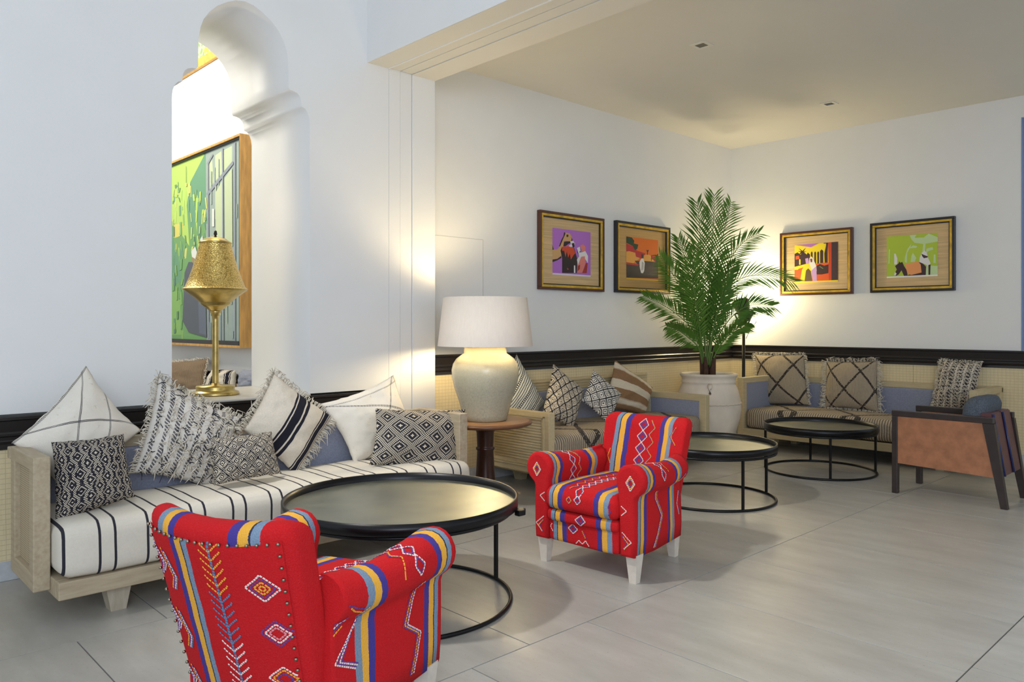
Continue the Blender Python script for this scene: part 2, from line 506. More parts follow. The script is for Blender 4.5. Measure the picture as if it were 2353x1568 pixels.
def tube(bm, pts, r, seg=8, closed=False, mi=0):
    pts = [Vector(p) for p in pts]; n = len(pts); rings = []
    rr = r if isinstance(r, (list, tuple)) else [r] * n
    up = Vector((0, 0, 1))
    for i, p in enumerate(pts):
        a = pts[(i - 1) % n] if (i or closed) else p; b = pts[(i + 1) % n] if (i < n - 1 or closed) else p
        t = (b - a).normalized()
        s = t.cross(up)
        if s.length < .05: s = t.cross(Vector((0, 1, 0)))
        s.normalize(); u = s.cross(t)
        rings.append([bm.verts.new(p + (s * math.cos(2 * PI * j / seg) + u * math.sin(2 * PI * j / seg)) * rr[i]) for j in range(seg)])
    m = n if closed else n - 1
    for i in range(m):
        A, B = rings[i], rings[(i + 1) % n]
        for j in range(seg):
            k = (j + 1) % seg
            f = bm.faces.new((A[j], A[k], B[k], B[j])); f.smooth = True; f.material_index = mi
    if not closed:
        bm.faces.new(rings[0][::-1]).material_index = mi; bm.faces.new(rings[-1]).material_index = mi
def taper(bm, top, bot, z0, z1, off=(0, 0), mi=0):
    """four sided leg: top/bot = (x0,y0,x1,y1)"""
    vs = []
    for (x0, y0, x1, y1), z in ((bot, z0), (top, z1)):
        vs.append([bm.verts.new((x0, y0, z)), bm.verts.new((x1, y0, z)), bm.verts.new((x1, y1, z)), bm.verts.new((x0, y1, z))])
    bm.faces.new(vs[0][::-1]); bm.faces.new(vs[1])
    for i in range(4): bm.faces.new((vs[0][i], vs[0][(i + 1) % 4], vs[1][(i + 1) % 4], vs[1][i]))

def structure(o): o['kind'] = 'structure'; return o
def sbox(name, a, b, mat, bev=0.0, parent=None):
    o = bx(name, a, b, mat, parent, bev)
    if not parent: structure(o)
    return o

# ------------------------------------------------------------------ the setting
XB, YB, YA, ZC = 7.53, 4.461, 4.244, 3.112
BX0, BX1, BZ = 2.742, 3.289, 2.885
SILL = 0.7765; AX = 1.9225
# floor slab (grout) and tiles
fl = sbox('floor', (-3.2, -3.2, -0.12), (XB + .1, 9.7, -0.004), M['grout'])
tm = {}
def tile(x0, x1, y0, y1):
    key = (round(x1 - x0, 3), round(y1 - y0, 3))
    if key not in tm:
        bm = bmesh.new(); g = .0026
        box(bm, (g, g, -.012), (key[0] - g, key[1] - g, 0), .0005, seg=1)
        me = bpy.data.meshes.new('tile'); bm.to_mesh(me); bm.free(); me.materials.append(M['tile']); tm[key] = me
    o = bpy.data.objects.new('tile', tm[key]); COL.objects.link(o); o.location = (x0, y0, 0); o.parent = fl
rows = [(-.35, .85, 1.19 % .61), (.85, 2.045, 1.755 % .615), (2.045, 3.247, .2), (3.247, 4.461, .53), (-1.55, -.35, .1)]
for y0, y1, ph in rows:
    x = -1.83 + ph - .61
    while x < XB - .001:
        a, b = x, min(x + .61, XB - .012)
        if b - a > .02: tile(a, b, y0, y1 if y1 < 4.4 else YA - .012 if b < BX1 else y1 - .012)
        x += .61

# arch wall with its scalloped opening
def arch_half():
    p = [(.4075, SILL), (.4075, 2.42), (.403, 2.455), (.392, 2.485), (.375, 2.505), (.352, 2.512), (.352, 2.53), (.349, 2.552), (.34, 2.572),
         (.324, 2.588), (.30, 2.596), (.276, 2.598), (.268, 2.61), (.2675, 2.68), (.265, 2.77), (.255, 2.83), (.237, 2.88), (.205, 2.93),
         (.16, 2.975), (.105, 3.012), (.05, 3.036), (0, 3.045)]
    return p
hp = arch_half()
loop = [(AX + x, z) for x, z in hp] + [(AX - x, z) for x, z in hp[-2::-1]]
bm = bmesh.new()
def arch_face(y):
    # a fan of quads around the opening: outer frame points follow the opening's points
    xl, xr, zt = -3.2, BX0 + .161, 4.3
    inner = [bm.verts.new((x, y, z)) for x, z in loop]
    outer = []
    n = len(loop); mid = n // 2
    pts = []
    k = int(mid * .55)
    for i, (x, z) in enumerate(loop):
        if i <= k: pts.append((xr, SILL + (zt - SILL) * i / k))
        elif i >= n - 1 - k: pts.append((xl, SILL + (zt - SILL) * (n - 1 - i) / k))
        else: pts.append((xr + (xl - xr) * (i - k) / (n - 1 - 2 * k), zt))
    outer = [bm.verts.new((x, y, z)) for x, z in pts]
    for i in range(n - 1):
        bm.faces.new((inner[i], outer[i], outer[i + 1], inner[i + 1]))
    return inner, outer
i1, o1 = arch_face(YA); i2, o2 = arch_face(YA + .80)
for i in range(len(i1) - 1):
    f = bm.faces.new((i1[i], i1[i + 1], i2[i + 1], i2[i])); f.smooth = True
bmesh.ops.triangulate(bm, faces=bm.faces[:])
bmesh.ops.recalc_face_normals(bm, faces=bm.faces[:])
aw = structure(mesh_obj('wall_left', bm, M['wall']))
lo = bx('lower_wall', (-3.2, YA, 0), (BX0 + .161, YA + .80, SILL - .02), M['wall'], aw)
# jamb boards beside the beam, with the folding-door joints between them
xs = [BX0 + .161, 2.997, 3.093, BX1]
for i in range(3):
    bx('jamb_board', (xs[i] + .0015, YA + (.004 if i == 1 else 0), 0), (xs[i + 1] - (.0015 if i < 2 else 0), YA + .80, 4.3), M['wall'], aw, .002)
bx('jamb_core', (BX0 + .1, YA + .03, 0), (BX1 - .02, YA + .79, 4.29), M['seam'], aw)
sl = sbox('trim_sill', (AX - .4075, YA - .012, SILL - .02), (AX + .4075, YA + .80, SILL), M['sill'], .004)
# alcove walls
sbox('wall_back', (BX1, YB, 0), (XB + .15, YB + .12, 3.3), M['wall'])
bm = bmesh.new()
WY = 1.746; WZ0, WZ1 = .976, 2.93
box(bm, (XB, WY, 0), (XB + .15, YB, 3.3)); box(bm, (XB, -3.2, 0), (XB + .15, WY, WZ0)); box(bm, (XB, -3.2, WZ1), (XB + .15, WY, 3.3))
box(bm, (XB, -3.2, WZ0), (XB + .15, .2, WZ1))
wr = structure(mesh_obj('wall_right', bm, M['wall']))
sbox('wall_light_block', (BX1, -3.32, 0), (XB + .15, -3.2, 3.3), M['wall'])  # unseen end wall, added to darken the alcove's right side
sbox('ceiling', (BX1 - .02, -3.2, ZC), (XB + .15, YB + .12, ZC + .12), M['ceiling'])
# beam across the opening: soffit boards, parted by shallow tracks
bmo = structure(bx('trim_beam', (BX0, -3.2, BZ + .012), (BX1, YA, 4.3), M['beam']))
bx('beam_face', (BX0 - .006, -3.2, BZ), (BX0, YA, 4.3), M['wall'], bmo)
for a, b in zip([BX0, 2.903, 2.997, 3.093], [2.903, 2.997, 3.093, BX1]):
    bx('soffit_board', (a + .002, -3.2, BZ + (.004 if a > 2.8 and a < 3.0 else 0)), (b - .002, YA, BZ + .014), M['beam'], bmo, .001)
sbox('trim_track', (2.897, -3.2, BZ - .004), (2.907, YA, BZ + .006), M['wall'])
sbox('ceiling_hall', (-3.2, -3.2, 4.3), (BX1, 9.7, 4.42), M['wall'])
# room behind the arch
sbox('wall_far', (2.73, YA + .80, 0), (2.83, 9.7, 4.3), M['wall'])
sbox('wall_end', (-3.2, 9.6, 0), (2.73, 9.7, 4.3), M['wall'])
sbox('trim_cornice', (2.70, YA + .80, 3.49), (2.73, 9.6, 3.575), M['orange_band'], .01)
sbox('trim_frieze', (2.715, YA + .80, 3.575), (2.729, 9.6, 4.3), M['frieze'])
sbox('trim_far_rail', (2.70, YA + .80, .64), (2.73, 9.6, .79), M['black_rail'], .006)

def rail(name, a, b, n, ztop, h=.15):
    """moulded dado rail from a to b (2D), projecting along n"""
    prof = [(.0, 0), (.045, 0), (.045, -.014), (.034, -.02), (.03, -.07), (.036, -.078), (.036, -.088), (.026, -.094), (.026, -.108), (.03, -.114), (.02, -.128), (.022, -h + .004), (.012, -h), (0, -h)]
    bm = bmesh.new(); n = Vector((n[0], n[1], 0)); rings = []
    for p in (a, b):
        rings.append([bm.verts.new(Vector((p[0], p[1], ztop + z)) + n * d) for d, z in prof])
    for i in range(len(prof) - 1): bm.faces.new((rings[0][i], rings[0][i + 1], rings[1][i + 1], rings[1][i]))
    bm.faces.new(rings[0]); bm.faces.new(rings[1][::-1])
    bmesh.ops.recalc_face_normals(bm, faces=bm.faces[:])
    return structure(mesh_obj(name, bm, M['black_rail']))
rail('trim_1', (-3.2, YA), (BX0 + .02, YA), (0, -1), .7665, .155)
rail('trim_2', (BX1, YB), (XB, YB), (0, -1), .976)
rail('trim_3', (XB, YB), (XB, -3.2), (-1, 0), .976)
# woven dado panels in lengths, with skirting below
for i in range(6):
    sbox('trim_dado', (-3.2 + i * .96, YA - .010, .092), (-3.2 + (i + 1) * .96 - .002, YA, .615), M['grass'])
for i in range(5):
    a = BX1 + i * .848
    sbox('trim_dado', (a, YB - .010, .11), (a + .846, YB, .83), M['grass'])
for i in range(8):
    b = YB - .01 - i * .93
    sbox('trim_dado', (XB - .010, b - .928, .11), (XB, b, .83), M['grass'])
sbox('baseboard_left', (-3.2, YA - .014, 0), (BX1, YA, .092), M['stone'], .002)
sbox('baseboard_back', (BX1, YB - .014, 0), (XB, YB, .11), M['stone'], .002)
sbox('baseboard_right', (XB - .014, -3.2, 0), (XB, YB - .014, .11), M['stone'], .002)
# access hatch in the alcove's back wall
hx0, hx1, hz0, hz1 = 3.35, 3.922, .98, 1.851
bm = bmesh.new()
for a, b in (((hx0, hz0), (hx0 + .004, hz1)), ((hx1 - .004, hz0), (hx1, hz1)), ((hx0, hz1 - .004), (hx1, hz1))):
    box(bm, (a[0], YB - .0015, a[1]), (b[0], YB + .01, b[1]))
structure(mesh_obj('trim_hatch', bm, M['seam']))
# window in the right wall, only its edge in view
M['win_frame'] = plain('blue_grey_frame', (.26, .36, .58), .5)
gl, nt, b = new_mat('window_glass'); b.inputs['Transmission Weight'].default_value = 1; b.inputs['Roughness'].default_value = .02; b.inputs['Base Color'].default_value = (.85, .93, 1, 1)
wn = structure(bx('window_1', (XB + .06, WY - .05, WZ0), (XB + .10, WY, WZ1), M['win_frame']))
bx('window_frame', (XB + .06, .2, WZ0), (XB + .10, .25, WZ1), M['win_frame'], wn)
bx('window_frame', (XB + .06, .25, WZ0), (XB + .10, WY - .05, WZ0 + .05), M['win_frame'], wn)
bx('window_frame', (XB + .06, .25, WZ1 - .05), (XB + .10, WY - .05, WZ1), M['win_frame'], wn)
bx('pane', (XB + .076, .25, WZ0 + .05), (XB + .084, WY - .05, WZ1 - .05), gl, wn)
bx('reveal_lining', (XB - .004, WY - .006, WZ0), (XB + .06, WY, WZ1), M['win_frame'], wn)

# ceiling spots
for (x, y, lb) in ((4.568, 2.933, 'small square recessed ceiling spot with dark centre, nearer of the two'), (6.586, 2.954, 'small square recessed ceiling spot, farther one near the corner')):
    t = thing('ceiling_spot', lb, 'ceiling light', (x, y, ZC), 0, 'recessed spots in the alcove ceiling')
    bm = bmesh.new()
    for a, b in (((-.06, -.06), (.06, -.035)), ((-.06, .035), (.06, .06)), ((-.06, -.035), (-.035, .035)), ((.035, -.035), (.06, .035))):
        box(bm, (a[0], a[1], -.006), (b[0], b[1], 0.0), .001)
    mesh_obj('trim_ring', bm, M['beam'], t)
    bx('lens', (-.035, -.035, -.003), (.035, .035, 0), M['black_metal'], t)

# ------------------------------------------------------------------ cushions (pillows)
def pillow(name, label, quad, p, n, mat, T_=.085, inset=.05, group=None, fringe=None, back=None, N=30, seed=0, sag=.0, cat='cushion', tufts=False, pucker=.5):
    """quad: BL, BR, TR, TL pixels seen in the photograph, taken onto the real leaning plane through p with normal n (towards the room)"""
    n = Vector(n).normalized()
    P = [UP(x, y, p, n) for x, y in quad]
    c = sum(P, Vector()) / 4
    rnd = random.Random(seed)
    off = Vector((rnd.random() * 50, rnd.random() * 50, 3))
    def S(u, v):
        a, b = (u + 1) / 2, (v + 1) / 2
        uu, vv = u * (1 - inset * (1 - v * v)), v * (1 - inset * (1 - u * u))
        a, b = (uu + 1) / 2, (vv + 1) / 2
        q_ = (P[0] * (1 - a) * (1 - b) + P[1] * a * (1 - b) + P[2] * a * b + P[3] * (1 - a) * b)
        return q_
    W = (P[1] - P[0]).length
    def bulge(u, v): return T_ * (max(0, (1 - abs(u) ** 2.6)) ** .62) * (max(0, (1 - abs(v) ** 2.6)) ** .62)
    bm = bmesh.new(); uvl = bm.loops.layers.uv.new('UVMap')
    grids = []
    for side in (1, -1):
        g = []
        for j in range(N + 1):
            row = []
            for i in range(N + 1):
                u, v = -1 + 2 * i / N, -1 + 2 * j / N
                u = math.sin(u * PI / 2) * .35 + u * .65; v = math.sin(v * PI / 2) * .35 + v * .65
                q_ = S(u, v)
                e = max(abs(u), abs(v))
                wr_ = noise.noise(Vector((u * 2.2, v * 2.2, side)) + off) * .012 + noise.noise(Vector((u * 6, v * 6, side)) + off) * .007 * pucker * 2
                h = bulge(u, v)
                edge = noise.noise(Vector((u * 7, v * 7, 9)) + off) * .006 if e > .97 else 0
                h2 = h * (1 if side == 1 else .7) + wr_ * min(1, h / .03)
                q_ = q_ + n * side * h2 + (S(u, v) - c).normalized() * edge
                if side == -1 and e > .999: row.append(grids[0][j][i])
                else: row.append(bm.verts.new(q_ - n * (T_ * .5)))
            g.append(row)
        grids.append(g)
    ml = 0
    for s, g in enumerate(grids):
        for j in range(N):
            for i in range(N):
                vs = (g[j][i], g[j][i + 1], g[j + 1][i + 1], g[j + 1][i])
                if s: vs = vs[::-1]
                f = bm.faces.new(vs); f.smooth = True; f.material_index = s if back else 0
                ij = [(i, j), (i + 1, j), (i + 1, j + 1), (i, j + 1)]
                if s: ij = ij[::-1]
                for l, (a, b) in zip(f.loops, ij): l[uvl].uv = (a / N, b / N)
    bmesh.ops.recalc_face_normals(bm, faces=bm.faces[:])
    # object origin at the cushion's lowest point so that its local frame is its own
    base = Vector((c.x, c.y, min(v.co.z for v in bm.verts)))
    for v in bm.verts: v.co -= base
    o = mesh_obj('cover', bm, mat, mats=[mat] + ([back] if back else []))
    o.name = 'cover'
    t = thing(name, label, cat, base, 0, group)
    o.parent = t
    if fringe:
        sides, ln, fm = fringe
        bm = bmesh.new(); nst = 0
        for sd in sides:
            for k in range(95):
                s_ = -1 + 2 * (k + rnd.random()) / 95
                u, v = {'t': (s_, 1), 'b': (s_, -1), 'l': (-1, s_), 'r': (1, s_)}[sd]
                q0 = S(u, v) - n * (T_ * .5); out = (S(u, v) - S(u * .8 if sd in 'lr' else u, v * .8 if sd in 'tb' else v)).normalized()
                tan = n.cross(out)
                l_ = ln * (.5 + rnd.random())
                q1 = q0 + out * l_ * .5 + tan * rnd.uniform(-.35, .35) * l_ + n * rnd.uniform(-.1, .5) * l_
                q2 = q0 + out * l_ * rnd.uniform(.6, 1) + tan * rnd.uniform(-.7, .7) * l_ + n * rnd.uniform(-.2, .4) * l_ - Vector((0, 0, l_ * .3))
                tube(bm, [q0 - out * .01 - base, q1 - base, q2 - base], [.0028, .0026, .0012], 4)
        fo = mesh_obj('fringe', bm, fm, t); fo['kind'] = 'stuff'
    if tufts:
        bm = bmesh.new()
        for k in range(tufts):
            a = (int(rnd.random() * 9) + .78 + rnd.uniform(-.12, .12)) / 9 * 2 - 1 if tufts > 300 else rnd.uniform(-.95, .95)
            b = rnd.uniform(-.97, .97)
            if abs(a) > .98: continue
            q0 = S(a, b) + n * (bulge(a, b) - T_ * .5 + .002)
            d = Vector((rnd.uniform(-1, 1), rnd.uniform(-1, 1), rnd.uniform(-1.2, .4))); d -= n * d.dot(n); d.normalize()
            L_ = rnd.uniform(.02, .045)
            tube(bm, [q0 - base, q0 + d * L_ * .5 + n * .010 - base, q0 + d * L_ + n * .002 - Vector((0, 0, .006)) - base], [.0024, .0022, .001], 4, mi=0 if rnd.random() < .8 else 1)
        fo = mesh_obj('wool_tufts', bm, M['cream_thread'], t, mats=[M['cream_thread'], M['ink_thread']]); fo['kind'] = 'stuff'
    return t

# ------------------------------------------------------------------ sofas
def soft_block(bm, a, b, r=.05, puff=.012, nx=24, ny=10, nz_=4, seed=1):
    """upholstery block: rounded cuboid with a slight crown on top"""
    a, b = Vector(a), Vector(b); c = (a + b) / 2; hs = (b - a) / 2
    r0 = bmesh.ops.create_cube(bm, size=2.0)
    geom = list({e for v in r0['verts'] for e in v.link_edges})
    bmesh.ops.subdivide_edges(bm, edges=geom, cuts=11, use_grid_fill=True)
    for v in bm.verts:
        p = Vector((v.co.x * hs.x, v.co.y * hs.y, v.co.z * hs.z))
        # denser towards the edges, then pulled to the rounded shape
        for i in range(3):
            t = v.co[i]; t = math.sin(t * PI / 2); p[i] = t * hs[i]
        inner = Vector((max(-hs[i] + r, min(hs[i] - r, p[i])) for i in range(3)))
        d = p - inner
        if d.length > 1e-6: p = inner + d.normalized() * min(r, max(d.length, r if max(abs(v.co.x), abs(v.co.y), abs(v.co.z)) > .999 else d.length))
        if v.co.z > .5: p.z += puff * (1 - v.co.x ** 2) * (1 - v.co.y ** 2)
        p += Vector((0, 1, 0)) * noise.noise(Vector((p.x * 3 + seed, p.z * 6, 0))) * .006 + Vector((0, 0, 1)) * noise.noise(Vector((p.x * 4, p.y * 5, seed))) * .006
        v.co = c + p
    for f in bm.faces: f.smooth = True

def sofa(name, label, loc, rz, L, D, za, zb, arm_y, zarm0, seat_mat, seat_z, wood, armkind='cane', back_top=None, back_rail=.05, cush_over=.0, legs=True, arm_t=.062, seat_y0=.0, seat_pad=.0):
    """local x along the front, y from the front rail back; za arm top, zb back top"""
    t = thing(name, label, 'sofa', loc, rz)
    wx, wy, wz = wood
    # base frame
    bm = bmesh.new()
    xa, xb = arm_t, L - arm_t
    box(bm, (xa, 0, .115), (xb, .045, .185), .004)
    box(bm, (xa, D - .05, .115), (xb, D, .185), .004)
    box(bm, (xa, .045, .115), (xa + .05, D - .05, .185), .003); box(bm, (xb - .05, .045, .115), (xb, D - .05, .185), .003)
    box(bm, (xa + .05, .045, .165), (xb - .05, D - .05, .18))
    mesh_obj('base_frame', bm, wx, t)
    for lx in (xa + .20, xb - .28):
        for ly in (.08, D - .16):
            bm = bmesh.new()
            taper(bm, (lx - .012, ly - .01, lx + .092, ly + .09), (lx + .012, ly, lx + .072, ly + .07), 0, .118)
            mesh_obj('leg', bm, wz, t)
    # arms
    for sgn, x0 in ((-1, 0), (1, L - arm_t)):
        x1 = x0 + arm_t; y0, y1 = arm_y
        bm = bmesh.new(); w_ = .07
        box(bm, (x0, y0, za - w_ * .8), (x1, y1, za), .005)
        box(bm, (x0, y0, zarm0), (x1, y1, zarm0 + w_), .005)
        box(bm, (x0 + .0005, y0 + .0005, zarm0 + w_ * .5), (x1 - .0005, y0 + w_, za - .02), .004)
        box(bm, (x0 + .0005, y1 - w_, zarm0 + w_ * .5), (x1 - .0005, y1 - .0005, za - .02), .004)
        ar = mesh_obj('arm', bm, wy, t)
        outer = x0 if sgn < 0 else x1
        ia, ib = y0 + w_, y1 - w_; za0, za1 = zarm0 + w_, za - w_ * .8
        if armkind == 'cane':
            bx('cane_panel', (x0 + .022, ia, za0), (x0 + .03, ib, za1), M['cane'], ar) if sgn < 0 else bx('cane_panel', (x1 - .03, ia, za0), (x1 - .022, ib, za1), M['cane'], ar)
        else:
            xo = x0 + .020 if sgn < 0 else x1 - .020
            bx('backing_board', (min(xo, xo - sgn * .008), ia, za0), (max(xo, xo - sgn * .008), ib, za1), wy, ar)
            ns = 15; hh = (za1 - za0 - .02) / ns
            for k in range(ns):
                bm = bmesh.new(); zc = za0 + .01 + (k + .5) * hh
                tube(bm, [(xo, ia + .012, zc), (xo, ib - .012, zc)], hh * .43, 8); mesh_obj('slat', bm, wy, ar)
            bm = bmesh.new(); s0 = x0 if sgn < 0 else x1
            for q_ in (0, 1):
                dd = .014 * q_; e = .006 + .004 * (1 - q_)
                A = (s0 - .006, ia - .014 + dd - .014, za0 - .028 + dd); Bq = (s0 + .022, ib + .028 - dd, za1 + .028 - dd)
                for a, b in (((A[1], A[2]), (Bq[1], A[2] + .012)), ((A[1], Bq[2] - .012), (Bq[1], Bq[2])), ((A[1], A[2]), (A[1] + .012, Bq[2])), ((Bq[1] - .012, A[2]), (Bq[1], Bq[2]))):
                    xx = (s0 - e, s0 + .012) if sgn < 0 else (s0 - .012, s0 + e)
                    box(bm, (xx[0], a[0], a[1]), (xx[1], b[0], b[1]), .002)
            mesh_obj('moulding', bm, wy, ar)
        xi = (x1 - .02, x1 - .004) if sgn < 0 else (x0 + .004, x0 + .02)
        bx('upholstered_panel', (xi[0], ia, za0), (xi[1], ib, za1), M['blue_cloth'], ar)
    # back
    bm = bmesh.new()
    box(bm, (0.0, D - .05, zb - back_rail), (L, D, zb), .004)
    box(bm, (arm_t, D - .048, .185), (arm_t + .05, D - .002, zb - back_rail), .003); box(bm, (L - arm_t - .05, D - .048, .185), (L - arm_t, D - .002, zb - back_rail), .003)
    if back_rail > .06:
        for k in range(3): box(bm, (.01, D - .062 + k * .004, zb - .02 - k * .024), (L - .01, D - .04, zb - .012 - k * .024), .002)
    bk = mesh_obj('backrest', bm, wx, t)
    bx('back_upholstery', (arm_t + .05, D - .065, .22), (L - arm_t - .05, D - .02, zb - back_rail), M['blue_cloth'], bk, .01)
    # seat mattress
    bm = bmesh.new()
    soft_block(bm, (arm_t + .004 + seat_pad, seat_y0, .186), (L - arm_t - .004, D - .068, seat_z), r=.055, seed=L)
    mesh_obj('seat_cushion', bm, seat_mat, t)
    return t
limed = (M['wood_x'], M['wood_y'], M['wood_z']); pale = (M['pale_x'], M['pale_y'], M['pale_z'])
sofa('sofa', 'limed wood sofa with cream seat cushion striped in black, below the arched opening', (.722, 3.40, 0), 0, 2.25, .60, .668, .66, (.12, .53), .132,
     M['stripes'], .405, limed, seat_y0=-.012)
sofa('sofa', 'pale wood sofa with ribbed side panel, behind the cream jar lamp', (3.86, 3.70, 0), 0, 2.03, .72, .580, .745, (0, .66), .14,
     M['rugseat'], .40, pale, 'slat', back_rail=.09, seat_y0=.03)
sofa('sofa', 'pale wood sofa with tan and black patterned seat, on the right wall', (6.80, 3.96, 0), -PI / 2, 2.09, .71, .675, .665, (0.0, .69), .12,
     M['rugseat'], .375, pale, seat_y0=.02)
sofa('sofa', 'sofa mostly hidden beyond the arched opening, under the large painting', (2.06, 8.05, 0), -PI / 2, 2.7, .62, .62, .72, (0.05, .58), .13,
     M['stripes'], .40, limed)

# leaning planes: seat sofas 1
def lean(p, deg, ndir=(0, -1)):
    a = math.radians(deg)
    return p, (ndir[0] * math.cos(a), ndir[1] * math.cos(a), math.sin(a))
p1, n1 = lean((0, 3.77, .42), 14)
p1b, n1b = lean((0, 3.55, .42), 18)
pillow('cushion', 'large cream cushion with black stitched seams, leftmost on the striped sofa', [(165, 1150), (335, 985), (205, 834), (33, 1015)], p1, n1, T['seams'], .11, .10, seed=1, group='cushions on the striped sofa', pucker=.4)
pillow('cushion', 'black and cream lozenge-patterned cushion in front of the left arm of the striped sofa', [(132, 1203), (316, 1138), (290, 993), (123, 1012)], p1b, n1b, T['lozenge2'], .075, .05, seed=2, group='cushions on the striped sofa')
pillow('cushion', 'shaggy cream and charcoal ribbed cushion standing on its corner on the striped sofa', [(312, 1085), (503, 1124), (563, 958), (370, 860)], p1, n1, T['shaggy'], .09, .08, seed=3, group='cushions on the striped sofa',
       fringe=('rtl', .035, M['cream_thread']), tufts=620)
pillow('cushion', 'small black and cream diamond cushion in front of the shaggy one', [(497, 1114), (653, 1086), (630, 988), (489, 1004)], p1b, n1b, T['ikat'], .06, .06, seed=4, group='cushions on the striped sofa')
pillow('cushion', 'cream cushion with bold black bands and fringed edges on the striped sofa', [(566, 985), (690, 1094), (774, 955), (636, 853)], p1, n1, T['bands'], .09, .07, seed=5, group='cushions on the striped sofa',
       fringe=('ltr', .04, M['cream_thread']))
pillow('cushion', 'plain white cushion with thin black seams at the right end of the striped sofa', [(822, 1064), (985, 1040), (914, 858), (741, 926)], p1, n1, T['seams2'], .085, .11, seed=6, group='cushions on the striped sofa', pucker=.4)
pillow('cushion', 'rectangular black and cream lozenge cushion beside the jar lamp', [(856, 1066), (1070, 1080), (1077, 938), (870, 936)], p1b, n1b, T['lozenge'], .07, .07, seed=7, group='cushions on the striped sofa')
p2, n2 = lean((0, 4.14, .42), 14); p2b, n2b = lean((0, 3.99, .42), 16)
pillow('cushion', 'grey and white finely striped cushion behind the jar lamp', [(1130, 930), (1200, 1010), (1262, 925), (1195, 811)], p2, n2, T['diagonal'], .08, .08, seed=8, group='cushions on the pale back wall sofa')
pillow('cushion', 'black and white diamond cushion with drooping top corner on the pale sofa', [(1254, 950), (1325, 985), (1352, 893), (1280, 833)], p2b, n2b, T['ikat_fine'], .085, .07, seed=9, group='cushions on the pale back wall sofa')
pillow('cushion', 'smaller black and white lattice cushion tilted on its corner on the pale sofa', [(1342, 918), (1405, 975), (1436, 903), (1370, 847)], p2b, n2b, T['lattice'], .065, .09, seed=10, group='cushions on the pale back wall sofa')
pillow('cushion', 'brown and cream striped wool cushion leaning on the pale sofa', [(1398, 935), (1490, 952), (1508, 889), (1421, 825)], p2, n2, T['brown'], .08, .04, seed=11, group='cushions on the pale back wall sofa')
p3, n3 = lean((7.30, 0, .40), 10, (-1, 0))
gtan = M['cream_thread']
pillow('cushion', 'tan woven cushion with black lattice lines, white fringe, leftmost on right wall sofa', [(1738, 930), (1854, 930), (1844, 814), (1730, 814)], p3, n3, textile('cloth_tan_lattice', rug(.9)), .085, .03, seed=12, group='cushions on the right wall sofa', fringe=('lrt', .035, gtan))
pillow('cushion', 'tan woven cushion with crossing black lines, thick cream fringe, middle of right wall sofa', [(1890, 935), (2015, 946), (2012, 829), (1894, 829)], p3, n3, T['rug'], .09, .04, seed=13, group='cushions on the right wall sofa', fringe=('lrtb', .05, gtan))
pillow('cushion', 'black and cream braided shaggy cushion at the right end of the right wall sofa', [(2139, 940), (2230, 945), (2254, 833), (2158, 826)], p3, n3, T['braid'], .085, .03, seed=14, group='cushions on the right wall sofa', back=M['blue_cloth'], tufts=280, fringe=('tl', .025, gtan))
p4, n4 = lean((2.52, 0, .42), 10, (-1, 0))
pillow('cushion', 'brown woven cushion seen through the arched opening', [(375, 915), (455, 905), (468, 824), (372, 832)], p4, n4, T['tan'], .08, .03, seed=15, group='cushions beyond the arched opening', fringe=('tr', .03, gtan))
pillow('cushion', 'cream and black banded cushion behind the stem of the brass lamp', [(462, 905), (528, 905), (530, 850), (478, 846)], p4, n4, T['bands'], .08, .03, seed=16, group='cushions beyond the arched opening')
pillow('cushion', 'plain grey cushion seen through the arched opening by its right side', [(537, 900), (610, 905), (612, 850), (545, 848)], p4, n4, T['grey'], .07, .03, seed=17, group='cushions beyond the arched opening')

# ------------------------------------------------------------------ round tray tables
def tray_table(label, c, R, ztop, rr, legs, ringc=None, rimh=.045):
    t = thing('tray_table', label, 'table', (c[0], c[1], 0), 0)
    bm = bmesh.new()
    lathe(bm, [(R - .012, ztop - rimh + .012), (R - .010, ztop), (R, ztop + .001), (R + .001, ztop - rimh), (R - .02, ztop - rimh - .006), (0, ztop - rimh - .004)], seg=96)
    mesh_obj('rim', bm, M['black_metal'], t, mats=[M['black_metal']])
    bm = bmesh.new(); lathe(bm, [(R - .011, ztop - rimh + .014), (R * .6, ztop - rimh + .010), (0, ztop - rimh + .009)], seg=96)
    mesh_obj('tray_surface', bm, M['tray'], t)
    bm = bmesh.new(); pts = [(rr * math.cos(2 * PI * i / 72), rr * math.sin(2 * PI * i / 72), .009) for i in range(72)]
    tube(bm, pts, .009, 8, True); mesh_obj('base_ring', bm, M['black_metal'], t)
    bm = bmesh.new(); pts = [(rr * math.cos(2 * PI * i / 72), rr * math.sin(2 * PI * i / 72), ztop - rimh - .014) for i in range(72)]
    tube(bm, pts, .009, 8, True); mesh_obj('top_ring', bm, M['black_metal'], t)
    for a in legs:
        bm = bmesh.new(); x, y = rr * math.cos(a), rr * math.sin(a)
        box(bm, (x - .008, y - .008, .009), (x + .008, y + .008, ztop - rimh - .008), .002)
        mesh_obj('leg', bm, M['black_metal'], t)
    return t
def ang(c, p): return math.atan2(p[1] - c[1], p[0] - c[0])
c1 = (1.96, 2.765)
a0 = ang(c1, (2.418, 2.668))
t1 = tray_table('large round black tray table in front of the striped sofa', c1, .505, .455, .475, [a0, a0 + math.radians(124), a0 - math.radians(103)])
bm = bmesh.new()   # small folded catch under the near rim
for k in range(3):
    box(bm, (.30 + k * .02, -.425 + k * .02, .385), (.34 + k * .02, -.395 + k * .02, .408 - k * .003), .004)
mesh_obj('catch', bm, M['black_metal'], t1)
c2 = (4.66, 2.925)
tray_table('black round tray table behind the right-hand red armchair', c2, .445, .392, .435, [math.radians(x) for x in (150, 240, -30, 60)])
c3 = (6.16, 2.84)
